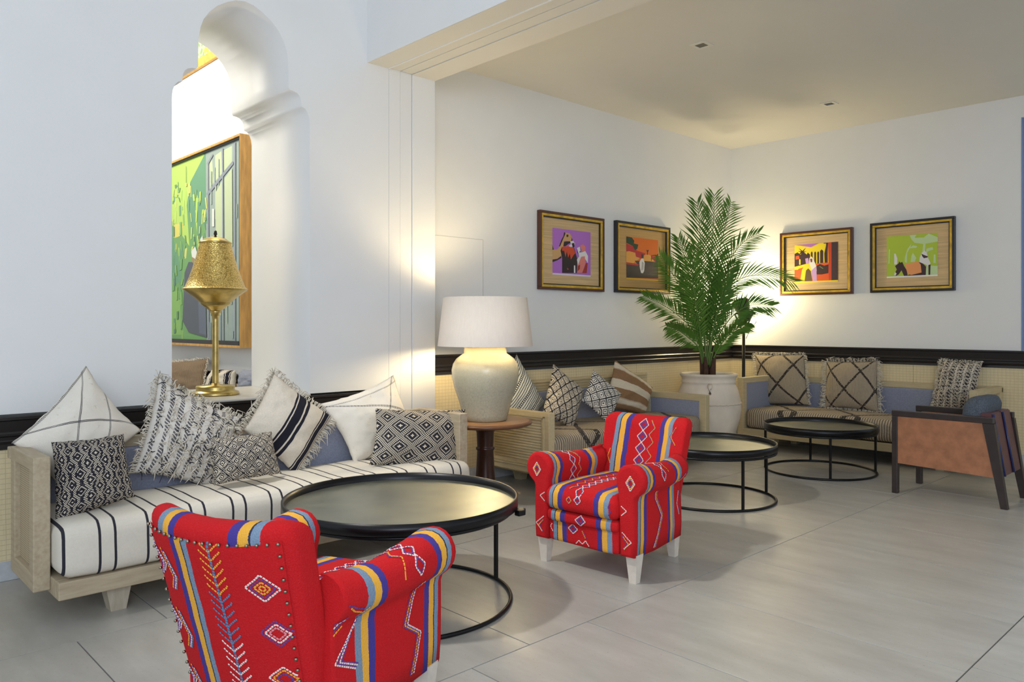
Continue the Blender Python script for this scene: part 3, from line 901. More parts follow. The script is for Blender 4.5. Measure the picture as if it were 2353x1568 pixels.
tray_table('black round tray table in front of the right wall sofa', c3, .437, .388, .425, [math.radians(x) for x in (125, 215, -55, 35)])

# ------------------------------------------------------------------ pedestal table with the jar lamp
tx, ty = 3.36, 3.80
t = thing('pedestal_table', 'round wooden pedestal table with dark turned column, between the two left sofas', 'table', (tx, ty, 0))
bm = bmesh.new(); lathe(bm, [(0, .538), (.29, .538), (.305, .545), (.31, .555), (.305, .563), (.29, .566)], seg=72); mesh_obj('table_edge', bm, plain('dark_table_edge', (.15, .06, .025), .3), t)
bm = bmesh.new(); lathe(bm, [(.29, .566), (.285, .568), (0, .568)], seg=72); mesh_obj('tabletop', bm, M['table_top_wood'], t)
bm = bmesh.new(); lathe(bm, [(0, .538), (.075, .538), (.075, .515), (.066, .505), (.058, .49), (.054, .40), (.053, .395), (.062, .388), (.062, .378), (.054, .37), (.060, .25), (.068, .14), (.085, .09), (.16, .05), (.19, .03), (.19, 0), (0, 0)], seg=48)
mesh_obj('column', bm, M['dark_wood'], t)
t = thing('table_lamp', 'cream crackled jar lamp with wide linen drum shade, on the pedestal table', 'lamp', (tx, ty, .568))
J = [(0, 0), (.130, 0), (.142, .006), (.150, .04), (.175, .13), (.203, .21), (.219, .28), (.222, .33), (.213, .37), (.19, .405), (.16, .428), (.142, .44), (.138, .475), (.142, .482), (.15, .488), (.15, .498), (.13, .503), (.05, .503), (0, .503)]
bm = bmesh.new(); lathe(bm, J, seg=72); mesh_obj('jar_base', bm, M['jar'], t)
bm = bmesh.new(); lathe(bm, [(.02, .503), (.02, .52), (.008, .525), (.008, .62), (.02, .62), (.02, .68), (0, .68)], seg=20); mesh_obj('stem', bm, M['brass'], t)
bm = bmesh.new(); lathe(bm, [(.313, .488), (.276, .806), (.273, .806), (.310, .488), (.313, .488)], seg=96); mesh_obj('lamp_shade', bm, M['linen'], t)
bm = bmesh.new()
for k in range(3):
    a = k * 2 * PI / 3 + .4; tube(bm, [(0, 0, .775), (.274 * math.cos(a), .274 * math.sin(a), .79)], .003, 6)
mesh_obj('shade_spider', bm, M['brass'], t)
bm = bmesh.new(); bmesh.ops.create_uvsphere(bm, u_segments=16, v_segments=10, radius=.03); bmesh.ops.translate(bm, verts=bm.verts, vec=(0, 0, .705))
bulb, nt, b = new_mat('lit_bulb'); b.inputs['Emission Color'].default_value = (1, .78, .45, 1); b.inputs['Emission Strength'].default_value = 25
mesh_obj('bulb', bm, bulb, t, True)
point('jar_lamp_light', (tx, ty, .568 + .60), 27, (1.0, .80, .46), .08)

# ------------------------------------------------------------------ brass lamp on the sill
t = thing('brass_lamp', 'tall pierced brass table lamp standing on the sill of the arched opening', 'lamp', (1.885, 4.57, SILL))
def bl(name, prof, mat): 
    bm = bmesh.new(); lathe(bm, prof, seg=64); return mesh_obj(name, bm, mat, t)
bl('lamp_base', [(0, 0), (.135, 0), (.138, .008), (.132, .02), (.112, .026), (.108, .034), (.112, .046), (.108, .055), (.03, .058), (.022, .07), (0, .07)], M['brass'])
bl('pole', [(.019, .06), (.0185, .10), (.018, .45), (.019, .47), (.026, .475), (.024, .485), (.032, .495), (.028, .503)], M['brass'])
bl('funnel', [(.028, .50), (.045, .512), (.060, .525), (.088, .545), (.086, .552), (.092, .556), (.130, .59), (.178, .625), (.182, .632)], M['brass'])
bl('lamp_shade', [(.187, .632), (.170, .645), (.148, .70), (.128, .76), (.110, .82), (.098, .87), (.090, .905)], M['pierced'])
bl('cap', [(.090, .903), (.094, .906), (.092, .914), (.078, .921), (.06, .934), (.03, .944), (0, .946)], M['brass'])
bl('finial', [(0, .944), (.008, .946), (.006, .956), (.011, .962), (.008, .970), (.009, .976), (.004, .984), (0, .986)], M['dark_metal'])
point('brass_lamp_light', (1.885, 4.57, SILL + 1.15), 1.2, (1.0, .8, .5), .05)

# ------------------------------------------------------------------ floor lamp in the corner
lx, ly = 7.16, 4.10
t = thing('floor_lamp', 'black floor spotlight on a forked pole in the corner beside the palm', 'lamp', (lx, ly, 0))
bm = bmesh.new(); lathe(bm, [(0, 0), (.14, 0), (.14, .012), (.02, .02), (0, .02)], seg=32); mesh_obj('base', bm, M['dark_metal'], t)
bm = bmesh.new(); tube(bm, [(0, 0, .015), (0, 0, 1.12)], .016, 12); mesh_obj('pole', bm, M['dark_metal'], t)
pv = Vector((SS, -CC, 0))   # across the photograph's view
bm = bmesh.new(); tube(bm, [Vector((0, 0, 1.10)), -pv * .09 + Vector((0, 0, 1.30))], .009, 8); tube(bm, [Vector((0, 0, 1.10)), pv * .09 + Vector((0, 0, 1.30))], .009, 8)
tube(bm, [-pv * .09 + Vector((0, 0, 1.30)), -pv * .05 + Vector((0, 0, 1.31))], .008, 8); tube(bm, [pv * .05 + Vector((0, 0, 1.31)), pv * .12 + Vector((0, 0, 1.305))], .012, 8)
mesh_obj('fork', bm, M['dark_metal'], t)
bm = bmesh.new(); lathe(bm, [(0, -.11), (.035, -.108), (.06, -.085), (.066, -.05), (.066, .02), (.075, .03), (.085, .10), (.090, .11), (.080, .108), (.062, .03), (0, .0)], seg=32)
hd = Vector((.25, .45, .86)).normalized()
rot = hd.to_track_quat('Z', 'Y').to_matrix().to_4x4()
bm.transform(Matrix.Translation((0, 0, 1.33)) @ rot); mesh_obj('lamp_head', bm, M['dark_metal'], t)
hp_ = Vector((lx, ly, 1.33)) + hd * .16
bm = bmesh.new(); tube(bm, [pv * .10 + Vector((0, 0, 1.30)), pv * .13 + Vector((0, 0, 1.22)), pv * .07 + Vector((0, 0, 1.15)), Vector((.017, -.017, 1.05))], .003, 6); mesh_obj('cord', bm, M['dark_metal'], t)
point('corner_lamp_light', tuple(hp_), 27, (1.0, .80, .46), .08)

# ------------------------------------------------------------------ planter and palm
pc = UD(1628, 900, 7.25); px_, py_ = pc.x, pc.y
t = thing('planter', 'large whitewashed clay urn holding the palm in the corner', 'plant pot', (px_, py_, 0))
bm = bmesh.new(); lathe(bm, [(0, 0), (.185, 0), (.195, .02), (.24, .16), (.285, .32), (.297, .40), (.296, .44), (.29, .50), (.272, .58), (.25, .63), (.243, .648), (.25, .655), (.252, .665), (.246, .675), (.248, .70), (.262, .715), (.266, .728), (.258, .738), (.235, .738), (.225, .72), (.225, .66), (0, .655)], seg=64)
mesh_obj('urn', bm, M['pot'], t)
bm = bmesh.new(); tube(bm, [(.2935 * math.cos(2 * PI * i / 90), .2935 * math.sin(2 * PI * i / 90), .465 + .003 * math.sin(i * 2.4)) for i in range(90)], .008, 6, True)
mesh_obj('rope_band', bm, M['pot'], t)
bm = bmesh.new(); dv = Vector((-CC * .98 + SS * -.2, -SS * .98 - CC * -.2, 0)).normalized()
tube(bm, [dv * .245 + Vector((0, 0, .64)), dv * .285 + Vector((0, 0, .62)), dv * .282 + Vector((0, 0, .57)), dv * .27 + Vector((0, 0, .56))], [.022, .018, .014, .01], 8); mesh_obj('lug', bm, M['pot'], t)
bm = bmesh.new(); lathe(bm, [(0, .672), (.225, .668)], seg=40); mesh_obj('soil', bm, M['soil'], t)
pt = thing('potted_palm', 'tall green feather palm growing from the whitewashed urn', 'plant', (px_, py_, .668))
pbase = Vector((px_, py_, .668))
vd = Vector((CC, SS, 0))
for k in range(9):
    bm = bmesh.new(); a = k * 2.4; r0 = .02 + .045 * ((k * 37) % 10) / 10
    b0 = Vector((r0 * math.cos(a), r0 * math.sin(a), 0)); hgt = .20 + .09 * ((k * 53) % 7) / 7
    tube(bm, [b0, b0 * 1.15 + Vector((0, 0, hgt * .5)), b0 * 1.5 + Vector((0, 0, hgt))], [.028, .024, .010], 7)
    mesh_obj('stem', bm, M['bark'], pt)
rnd = random.Random(5)
fronds = [  # control pixels of the midrib, distance at the tip, leaflet length, droop
 ([(1622, 840), (1618, 720), (1612, 600), (1606, 500), (1600, 462)], 7.1, .30),
 ([(1624, 840), (1628, 690), (1636, 560), (1641, 480), (1640, 445)], 7.5, .34),
 ([(1626, 840), (1636, 700), (1650, 590), (1672, 500), (1680, 462)], 7.8, .28),
 ([(1628, 840), (1648, 700), (1672, 610), (1705, 560), (1745, 535)], 7.5, .27),
 ([(1628, 840), (1645, 735), (1670, 668), (1712, 637), (1770, 634), (1826, 648)], 7.0, .25),
 ([(1630, 840), (1650, 775), (1685, 725), (1725, 702), (1776, 703)], 7.2, .25),
 ([(1630, 845), (1652, 800), (1680, 765), (1708, 748), (1722, 742)], 6.9, .17),
 ([(1618, 840), (1600, 735), (1585, 640), (1570, 580), (1558, 545)], 7.4, .26),
 ([(1618, 840), (1598, 735), (1572, 675), (1545, 630), (1515, 588)], 6.9, .28),
 ([(1616, 840), (1600, 770), (1570, 735), (1530, 705), (1478, 680)], 6.9, .23),
 ([(1616, 845), (1605, 800), (1580, 775), (1555, 758), (1532, 750)], 6.8, .18),
 ([(1620, 840), (1608, 760), (1598, 690), (1590, 620), (1600, 560)], 6.8, .24),
 ([(1624, 840), (1640, 750), (1656, 690), (1668, 640), (1690, 600)], 6.8, .22),
 ([(1622, 840), (1616, 760), (1602, 705), (1580, 672), (1560, 655)], 7.6, .2),
 ([(1625, 840), (1634, 760), (1645, 700), (1650, 650), (1640, 600)], 7.4, .22),
]
def catmull(P, n):
    P = [P[0] * 2 - P[1]] + P + [P[-1] * 2 - P[-2]]; out = []
    for i in range(1, len(P) - 2):
        for k in range(n):
            t_ = k / n; a, b, c, d = P[i - 1:i + 3]
            out.append(.5 * ((2 * b) + (c - a) * t_ + (2 * a - 5 * b + 4 * c - d) * t_ ** 2 + (3 * b - a - 3 * c + d) * t_ ** 3))
    return out + [P[-2]]
for fi, (cp, dt, ll) in enumerate(fronds):
    P3 = []
    for i, (x, y) in enumerate(cp):
        f = i / (len(cp) - 1); P3.append(UD(x, y, 7.25 + (dt - 7.25) * f ** 1.3) - pbase)
    C_ = catmull(P3, 16); n = len(C_)
    bm = bmesh.new()
    tube(bm, C_, [.0075 * (1 - .8 * i / n) for i in range(n)], 5, mi=1)
    L_ = [0]
    for a, b in zip(C_, C_[1:]): L_.append(L_[-1] + (b - a).length)
    tot = L_[-1]; N_ = 38
    for s_ in (-1, 1):
        for k in range(N_):
            f = .22 + .78 * (k + .5 * (s_ > 0) * .6) / N_
            d_ = f * tot; i = max(j for j in range(n) if L_[j] <= d_ + 1e-9); i = min(i, n - 2)
            q0 = C_[i].lerp(C_[i + 1], (d_ - L_[i]) / max(1e-6, L_[i + 1] - L_[i]))
            tn = (C_[i + 1] - C_[i]).normalized()
            side = tn.cross(vd).normalized() * s_
            env = math.sin(min(1, (1 - f) * 1.9 + .28) * PI / 2) * min(1, (f - .12) * 4)
            l_ = ll * env * rnd.uniform(.82, 1.1)
            dr = (side * (.85 - .35 * f) + tn * (.60 + .35 * f) + vd * rnd.uniform(-.45, .30)).normalized()
            wd = .0088; up = tn.cross(side)
            droop = Vector((0, 0, -1)) * l_ * .16
            p1_ = q0 + dr * l_ * .5 + droop * .25; p2_ = q0 + dr * l_ + droop
            wv = (dr.cross(vd)).normalized()
            w3 = (wv * .8 + vd * .6).normalized() * wd
            vs = [bm.verts.new(q0 - w3 * .3), bm.verts.new(q0 + w3 * .3), bm.verts.new(p1_ + w3), bm.verts.new(p1_ - w3), bm.verts.new(p2_)]
            for ff in ((vs[0], vs[1], vs[2], vs[3]), (vs[3], vs[2], vs[4])):
                g = bm.faces.new(ff); g.smooth = True
    for v in bm.verts:   # keep clear of the walls
        wv_ = v.co + pbase
        if wv_.y > YB - .03: v.co.y = YB - .03 - pbase.y
        if wv_.x > XB - .03: v.co.x = XB - .03 - pbase.x
    mesh_obj('frond', bm, M['leaf'], pt, mats=[M['leaf'], M['stalk']])

# ------------------------------------------------------------------ framed pictures
artm = {}
def col_mat(c):
    if c not in artm: artm[c] = plain('print_ink', srgb(*c), .5)
    return artm[c]
def ear(bm, pts3, mi, nrm):
    vs = [bm.verts.new(p) for p in pts3]
    f = bm.faces.new(vs)
    f.normal_update()
    if f.normal.dot(nrm) < 0: f.normal_flip()
    f.material_index = mi
def picture(label, plane, quad, pquad, strip, ink, to_uv, polys, outer, matcol, group='framed prints on the alcove walls'):
    """plane 'Y' (back wall) or 'X' (right wall); quad = outer frame pixels TL TR BR BL; pquad = print"""
    if plane == 'Y': p, n = (0, YB - .022, 0), Vector((0, -1, 0)); U = lambda v: v.x
    else: p, n = (XB - .022, 0, 0), Vector((-1, 0, 0)); U = lambda v: -v.y
    def rect(qd):
        P = [UP(x, y, p, n) for x, y in qd]
        return (U(P[0]) + U(P[3])) / 2, (U(P[1]) + U(P[2])) / 2, (P[2].z + P[3].z) / 2, (P[0].z + P[1].z) / 2
    u0, u1, z0, z1 = rect(quad); a0, a1, b0, b1 = rect(pquad)
    cu, cz = (u0 + u1) / 2, z0
    org = Vector((cu, YB, cz)) if plane == 'Y' else Vector((XB, -cu, cz))
    t = thing('framed_print', label, 'picture', org, 0 if plane == 'Y' else -PI / 2, group)
    hw, hh = (u1 - u0) / 2, z1 - z0
    def ring(name, i0, i1, y0, y1, mat, par=t):
        bm = bmesh.new()
        for a, b in (((-hw + i0, i0), (hw - i0, i1)), ((-hw + i0, hh - i1), (hw - i0, hh - i0)), ((-hw + i0, i1), (-hw + i1, hh - i1)), ((hw - i1, i1), (hw - i0, hh - i1))):
            box(bm, (a[0], y0, a[1]), (b[0], y1, b[1]), .003)
        return mesh_obj(name, bm, mat, par)
    fr = ring('frame', 0, .022, -.040, 0, outer)
    ring('gilt_moulding', .020, .042, -.036, 0, M['gilt'], fr)
    ring('inner_lip', .040, .052, -.026, 0, M['black_frame'], fr)
    mb = bx('mount_board', (-hw + .03, -.014, .03), (hw - .03, -.002, hh - .03), matcol, t)
    w0, w1, h0, h1 = a0 - cu, a1 - cu, b0 - cz, b1 - cz
    cols = list(dict.fromkeys([ink, strip] + [c for c, _ in polys])); mats = [col_mat(c) for c in cols]
    bm = bmesh.new(); nr = Vector((0, -1, 0))
    sh = h0 + (h1 - h0) * .035
    ear(bm, [(w0, -.0152, sh), (w1, -.0152, sh), (w1, -.0152, h1), (w0, -.0152, h1)], 0, nr)
    ear(bm, [(w0, -.0152, h0), (w1, -.0152, h0), (w1, -.0152, sh), (w0, -.0152, sh)], 1, nr)
    for i, (c, pl) in enumerate(polys):
        y = -.0154 - i * .00007
        pts = []
        for x, yy in pl:
            u, v = to_uv(x, yy); u = min(1, max(0, u)); v = min(.965, max(0, v))
            pts.append((w0 + (w1 - w0) * u, y, h1 - (h1 - h0) * v))
        ear(bm, pts, cols.index(c), nr)
    mesh_obj('print', bm, None, t, mats=mats)
    return t
matA = plain('straw_mount', (.70, .50, .26), .8, var=.25, scale=6, stretch=(.4, 1, 14))
matB = plain('ochre_mount', (.56, .35, .13), .8, var=.15, scale=6, stretch=(.4, 1, 14))
def c3(x, y): return 1220 + x / 6.532, 460 + y / 6.532
def c4(x, y): return 1770 + x / 5.229, 470 + y / 5.229
PUR, TAN_, DK, ORG, WHT, PNK, RED = (180, 112, 205), (208, 165, 110), (42, 24, 30), (215, 75, 35), (228, 226, 226), (226, 130, 122), (165, 50, 40)
picture('purple print of a camel with two robed people, nearest on the back wall', 'Y', [(1241, 483), (1386, 503), (1386, 671), (1235, 665)],
 [c3(345, 412), c3(910, 488), c3(898, 1158), c3(320, 1112)], (226, 214, 232), PUR, lambda x, y: ((x - 332) / 572, (y - 412 - (x - 345) * .115) / 705), [
 (TAN_, [(332, 740), (400, 740), (440, 690), (468, 600), (495, 500), (515, 480), (585, 495), (620, 555), (622, 605), (585, 622), (525, 605), (500, 650), (480, 720), (455, 840), (400, 880), (332, 890)]),
 (DK, [(500, 478), (488, 540), (462, 590), (425, 690), (440, 695), (478, 600), (520, 500), (516, 480)]),
 (DK, [(332, 890), (400, 882), (455, 840), (462, 868), (400, 905), (332, 930)]), (DK, [(332, 670), (350, 740), (332, 745)]),
 (DK, [(498, 620), (585, 615), (600, 640), (560, 660), (520, 692), (488, 692)]), (DK, [(535, 515), (560, 512), (565, 540), (545, 555), (535, 545)]),
 (DK, [(600, 550), (622, 580), (625, 610), (600, 605), (612, 585)]),
 (DK, [(468, 700), (447, 760), (470, 870), (470, 1098), (690, 1110), (700, 900), (672, 800), (650, 720)]),
 (ORG, [(470, 700), (560, 690), (640, 720), (668, 800), (640, 830), (600, 900), (585, 800), (560, 870), (540, 770), (520, 860), (500, 760), (470, 760)]),
 (WHT, [(590, 620), (635, 608), (662, 650), (650, 690), (600, 705), (565, 690), (600, 660)]), (DK, [(610, 650), (652, 640), (655, 700), (630, 720), (620, 680)]),
 (WHT, [(645, 990), (665, 990), (668, 1105), (645, 1105)]), (ORG, [(545, 1020), (570, 1048), (545, 1052)]),
 (PNK, [(740, 680), (790, 662), (822, 700), (815, 775), (768, 775)]), (DK, [(690, 730), (720, 700), (750, 740), (740, 800), (725, 835), (700, 800)]),
 (WHT, [(690, 720), (735, 700), (745, 760), (725, 790), (760, 790), (820, 770), (862, 850), (860, 960), (820, 900), (780, 850), (705, 990), (690, 900), (725, 850)]),
 (PNK, [(700, 1000), (755, 860), (812, 850), (822, 960), (775, 1108), (700, 1108)]), (RED, [(830, 955), (858, 965), (840, 1118), (770, 1112), (800, 1040)]),
 (RED, [(705, 1000), (740, 980), (735, 1050), (700, 1080)]),
 ], M['brown_frame'], matA)
OR2, GND, SND, GRN, CRM = (222, 108, 24), (38, 32, 42), (226, 160, 70), (18, 62, 42), (184, 30, 48)
picture('orange desert print with a white-robed figure, beside the palm', 'Y', [(1416, 507), (1540, 524), (1535, 678), (1412, 671)],
 [c3(1450, 545), c3(1926, 605), c3(1910, 1222), c3(1432, 1180)], (235, 185, 50), OR2, lambda x, y: ((x - 1440) / 480, (y - 545 - (x - 1450) * .11) / 640), [
 (CRM, [(1440, 650), (1530, 690), (1600, 760), (1720, 800), (1700, 870), (1600, 880), (1440, 770)]),
 (SND, [(1440, 770), (1480, 765), (1570, 790), (1580, 850), (1640, 870), (1540, 950), (1440, 940)]),
 (SND, [(1700, 830), (1745, 815), (1800, 830), (1825, 885), (1885, 940), (1690, 920)]),
 (CRM, [(1800, 830), (1870, 850), (1925, 900), (1925, 950), (1880, 940), (1820, 880)]), (GND, [(1880, 850), (1925, 800), (1925, 960), (1880, 960)]),
 (GND, [(1440, 945), (1600, 965), (1560, 910), (1690, 915), (1800, 925), (1925, 945), (1925, 1195), (1437, 1175)]),
 (CRM, [(1440, 930), (1625, 965), (1610, 988), (1440, 960)]), (GRN, [(1440, 545), (1520, 560), (1555, 610), (1548, 650), (1615, 665), (1600, 730), (1565, 755), (1535, 690), (1440, 640)]),
 (GND, [(1735, 742), (1752, 752), (1775, 745), (1760, 785), (1758, 822), (1746, 822), (1748, 785)]), (GND, [(1810, 850), (1818, 850), (1818, 920), (1810, 920)]),
 (GND, [(1662, 812), (1690, 815), (1690, 872), (1662, 872)]),
 (WHT, [(1662, 878), (1690, 880), (1712, 950), (1702, 1070), (1685, 1105), (1655, 1100), (1635, 1010), (1630, 930)]), (GND, [(1672, 930), (1680, 930), (1672, 1060), (1664, 1060)]),
 (GND, [(1690, 940), (1695, 945), (1690, 1050), (1686, 1050)]),
 ], M['black_frame'], matB)
YEL, DB, OR3, LIL = (240, 216, 45), (62, 38, 44), (226, 92, 40), (200, 160, 220)
picture('yellow and orange print of two robed people near trees, right of the palm', 'X', [(1793, 536), (1960, 523), (1960, 678), (1794, 678)],
 [c4(287, 485), c4(810, 453), c4(810, 930), c4(290, 940)], (245, 220, 40), YEL, lambda x, y: ((x - 288) / 522, (y - 485 + (x - 287) * .06) / (455 + (x - 287) * .03)), [
 (PUR, [(300, 485), (585, 465), (490, 512)]), (DB, [(288, 590), (325, 572), (360, 600), (400, 570), (440, 600), (450, 575), (478, 600), (480, 700), (288, 745)]),
 (DB, [(340, 520), (385, 555), (430, 515), (400, 562), (440, 565), (400, 575), (430, 600), (385, 585), (340, 600), (365, 570), (325, 560), (370, 560)]),
 (OR3, [(300, 620), (340, 610), (350, 650), (300, 660)]), (YEL, [(345, 655), (362, 655), (362, 720), (345, 720)]),
 ] + [(DB, [(x, 580), (x + 11, 562), (x + 22, 578), (x + 22, 710), (x, 710)]) for x in (488, 530, 566)] + [(DB, [(600, 560), (618, 540), (638, 560), (638, 700), (600, 710)]),
 (DB, [(650, 590), (670, 500), (672, 462), (695, 462), (690, 560), (690, 720), (655, 730)]), (DB, [(640, 464), (700, 460), (700, 470), (645, 472)]),
 (OR3, [(288, 782), (560, 710), (640, 700), (810, 700), (810, 935), (288, 935)]), (YEL, [(288, 760), (350, 755), (330, 780), (288, 782)]),
 (DB, [(550, 740), (600, 715), (650, 735), (700, 720), (700, 825), (620, 840), (550, 840)]), ((120, 150, 90), [(590, 745), (600, 740), (640, 770), (635, 775)]),
 ((200, 66, 38), [(695, 460), (738, 458), (738, 920), (705, 920)]), ((66, 46, 56), [(735, 455), (812, 450), (812, 940), (735, 940)]),
 (YEL, [(358, 935), (380, 780), (430, 710), (480, 722), (497, 790), (505, 935)]), ((100, 78, 52), [(412, 930), (430, 790), (458, 765), (490, 800), (506, 930)]),
 (LIL, [(420, 650), (455, 640), (470, 700), (430, 712)]), (WHT, [(470, 645), (495, 620), (517, 650), (556, 740), (560, 800), (500, 800), (470, 700)]),
 (LIL, [(498, 790), (556, 740), (562, 932), (512, 932)]), ((120, 45, 30), [(480, 652), (506, 650), (506, 690), (488, 695)])], M['brown_frame'], matA)
LIM, PG = (178, 202, 62), (196, 220, 165)
picture('lime green print of a donkey and white-robed rider, farthest right on the wall', 'X', [(1999, 516), (2195, 495), (2195, 667), (2002, 674)],
 [c4(1394, 387), c4(2006, 340), c4(2010, 858), c4(1398, 887)], (238, 236, 235), LIM, lambda x, y: ((x - 1396) / 614, (y - 387 + (x - 1394) * .077) / (498 + (x - 1394) * .03)), [
 (PG, [(1680, 370), (1760, 362), (1740, 400), (1850, 395), (1905, 350), (2010, 395), (2010, 445), (1850, 475), (1740, 460), (1700, 420)]),
 (PG, [(1842, 470), (1870, 470), (1862, 560), (1832, 560)]), (PG, [(1675, 525), (1720, 490), (1770, 500), (1760, 520)]), (PG, [(1880, 530), (1950, 510), (1960, 540), (1900, 560), (1870, 590)]),
 (PG, [(1620, 640), (1650, 540), (1700, 470), (1690, 510), (1650, 580), (1645, 700), (1620, 690)]), (PG, [(1700, 620), (1720, 580), (1760, 640), (1740, 690), (1690, 690)]),
 (PG, [(1425, 540), (1437, 540), (1430, 710), (1418, 710)]), (WHT, [(1490, 590), (1508, 590), (1530, 650), (1525, 720), (1490, 720)]),
 (PG, [(1880, 730), (2010, 735), (2010, 865), (1870, 868)]), (PG, [(1965, 600), (1985, 600), (1990, 700), (1960, 700)]),
 (DB, [(1488, 845), (1522, 780), (1500, 740), (1545, 705), (1550, 680), (1562, 700), (1590, 690), (1612, 740), (1645, 790), (1655, 860), (1610, 858), (1580, 790), (1545, 840), (1510, 858)]),
 (WHT, [(1488, 845), (1500, 810), (1520, 830), (1505, 855)]), (DB, [(1790, 690), (1830, 700), (1875, 745), (1872, 858), (1640, 862), (1700, 830)]),
 ((236, 158, 98), [(1620, 712), (1700, 700), (1780, 680), (1812, 720), (1822, 815), (1700, 845), (1655, 835)]),
 (WHT, [(1795, 690), (1800, 640), (1825, 580), (1855, 550), (1885, 580), (1900, 640), (1928, 700), (1918, 745), (1880, 725), (1820, 700)]),
 (DB, [(1820, 590), (1850, 605), (1898, 622), (1892, 636), (1850, 645), (1830, 620)]), (DB, [(1903, 725), (1928, 718), (1924, 845), (1903, 845)])], M['black_frame'], matA)

# the large painting in the room behind the arch
def c2(x, y): return 380 + x / 2.45, 280 + y / 2.45
pX = 2.60; pp, pn = (pX, 0, 0), (-1, 0, 0)
TR_, BR_ = UP(550, 312, pp, pn), UP(550, 795, pp, pn)
yr, pz0, pz1 = (TR_.y + BR_.y) / 2, BR_.z, TR_.z; yl = 8.85
t = thing('large_painting', 'large green painting of robed figures by a window, in deep oak frame', 'painting', (2.73, yr, pz0))
def LP(v): return (v[0] - 2.73, v[1] - yr, v[2] - pz0)
bm = bmesh.new()
for a, b in (((pX, yr - .008, pz0 - .02), (2.73, yr, pz1 + .02)), ((pX, yl, pz0 - .02), (2.73, yl + .02, pz1 + .02)), ((pX, yr, pz1), (2.73, yl, pz1 + .02)), ((pX, yr, pz0 - .02), (2.73, yl, pz0))):
    box(bm, LP(a), LP(b), .002)
mesh_obj('frame', bm, M['frame_wood'], t)
bm = bmesh.new()
for a, b in (((pX + .012, yr, pz0), (pX + .03, yr + .035, pz1)), ((pX + .012, yl - .035, pz0), (pX + .03, yl, pz1)), ((pX + .012, yr, pz1 - .012), (pX + .03, yl, pz1)), ((pX + .012, yr, pz0), (pX + .03, yl, pz0 + .035))):
    box(bm, LP(a), LP(b))
mesh_obj('inner_lip', bm, M['black_frame'], t)
bg_ = (96, 152, 84)
G1, G2, G3, WN, PN, BRS, FG = (176, 212, 88), (84, 138, 108), (120, 174, 84), (146, 160, 162), (196, 206, 168), (128, 132, 155), (62, 64, 88)
polys = [(G1, [(-400, 600), (-400, 330), (200, 60), (230, 190), (150, 330), (120, 470), (135, 700), (40, 560)]),
 (G2, [(140, 340), (230, 150), (240, 640), (210, 560), (195, 660), (170, 560), (150, 640), (120, 470)]), (G2, [(-400, 800), (40, 640), (70, 760), (100, 680), (90, 900), (-400, 1000)]),
 (G3, [(-400, 1000), (80, 950), (90, 1200), (-400, 1200)]), ((226, 206, 92), [(45, 580), (100, 572), (92, 640), (50, 655)]), (G1, [(172, 400), (182, 420), (178, 620), (170, 560)]),
 (WN, [(228, 170), (420, 80), (420, 1300), (232, 1300)]), (PN, [(244, 230), (262, 195), (272, 340), (246, 385)]), (PN, [(280, 190), (315, 165), (320, 290), (280, 335)]),
 (PN, [(328, 160), (375, 135), (375, 225), (328, 280)]), (PN, [(282, 400), (320, 330), (325, 800), (285, 800)]), (PN, [(332, 320), (375, 260), (378, 700), (335, 700)]),
 (BRS, [(230, 405), (378, 220), (382, 238), (236, 420)]), (BRS, [(318, 150), (325, 148), (330, 1240), (322, 1240)]), (BRS, [(385, 120), (395, 115), (395, 1250), (388, 1250)]),
 (BRS, [(236, 230), (243, 225), (246, 1220), (238, 1220)]), (WHT, [(262, 490), (275, 490), (275, 590), (262, 590)]), (BRS, [(232, 235), (264, 180), (268, 190), (238, 245)]),
 (FG, [(96, 1120), (108, 850), (130, 790), (172, 790), (225, 860), (232, 1215), (130, 1185)]), ((78, 84, 116), [(180, 860), (225, 870), (230, 1200), (190, 1190)]),
 (WHT, [(145, 730), (168, 702), (180, 740), (172, 790), (152, 775)]), ((150, 120, 80), [(148, 760), (165, 770), (182, 800), (170, 810), (150, 790)]), (WHT, [(195, 665), (208, 640), (216, 680), (202, 702)]),
 ((240, 220, 100), [(112, 345), (120, 345), (121, 362), (113, 365)]), ((70, 110, 70), [(115, 250), (117, 250), (117, 345), (115, 345)])]
rs = random.Random(11); st_ = []
for k in range(150):
    x, y = rs.uniform(38, 228), rs.uniform(330, 1180)
    if y > 760 and 95 < x < 232: continue
    w_, h_ = rs.uniform(3, 12), rs.uniform(14, 75); t_ = y / 1200
    c = rs.choice([(184, 216, 92), (120, 176, 92), (78, 132, 104), (98, 150, 104), (206, 214, 112)] if t_ < .6 else [(88, 140, 100), (72, 118, 98), (120, 172, 84), (96, 156, 92)])
    j_ = rs.uniform(-6, 6); st_.append((c, [(x, y), (x + w_, y - w_ * .4), (x + w_ + j_, y + h_), (x + j_ + 1, y + h_ + 3)]))
for k in range(26):
    x, y = rs.uniform(240, 400), rs.uniform(200, 1180); w_, h_ = rs.uniform(3, 9), rs.uniform(60, 200)
    st_.append((rs.choice([(158, 172, 170), (180, 190, 168), (140, 156, 168)]), [(x, y), (x + w_, y - 3), (x + w_, y + h_), (x, y + h_)]))
polys = polys[:10] + st_ + polys[10:]
soft = lambda c: tuple(round(a * .78 + b_ * .22) for a, b_ in zip(c, (168, 186, 150)))
polys = [(soft(c), p_) for c, p_ in polys]; bg_ = soft(bg_)
cols = list(dict.fromkeys([bg_] + [c for c, _ in polys])); bm = bmesh.new(); nr = Vector((-1, 0, 0))
ear(bm, [LP((pX + .03, y, z)) for y, z in ((yr, pz0), (yl, pz0), (yl, pz1), (yr, pz1))], 0, nr)
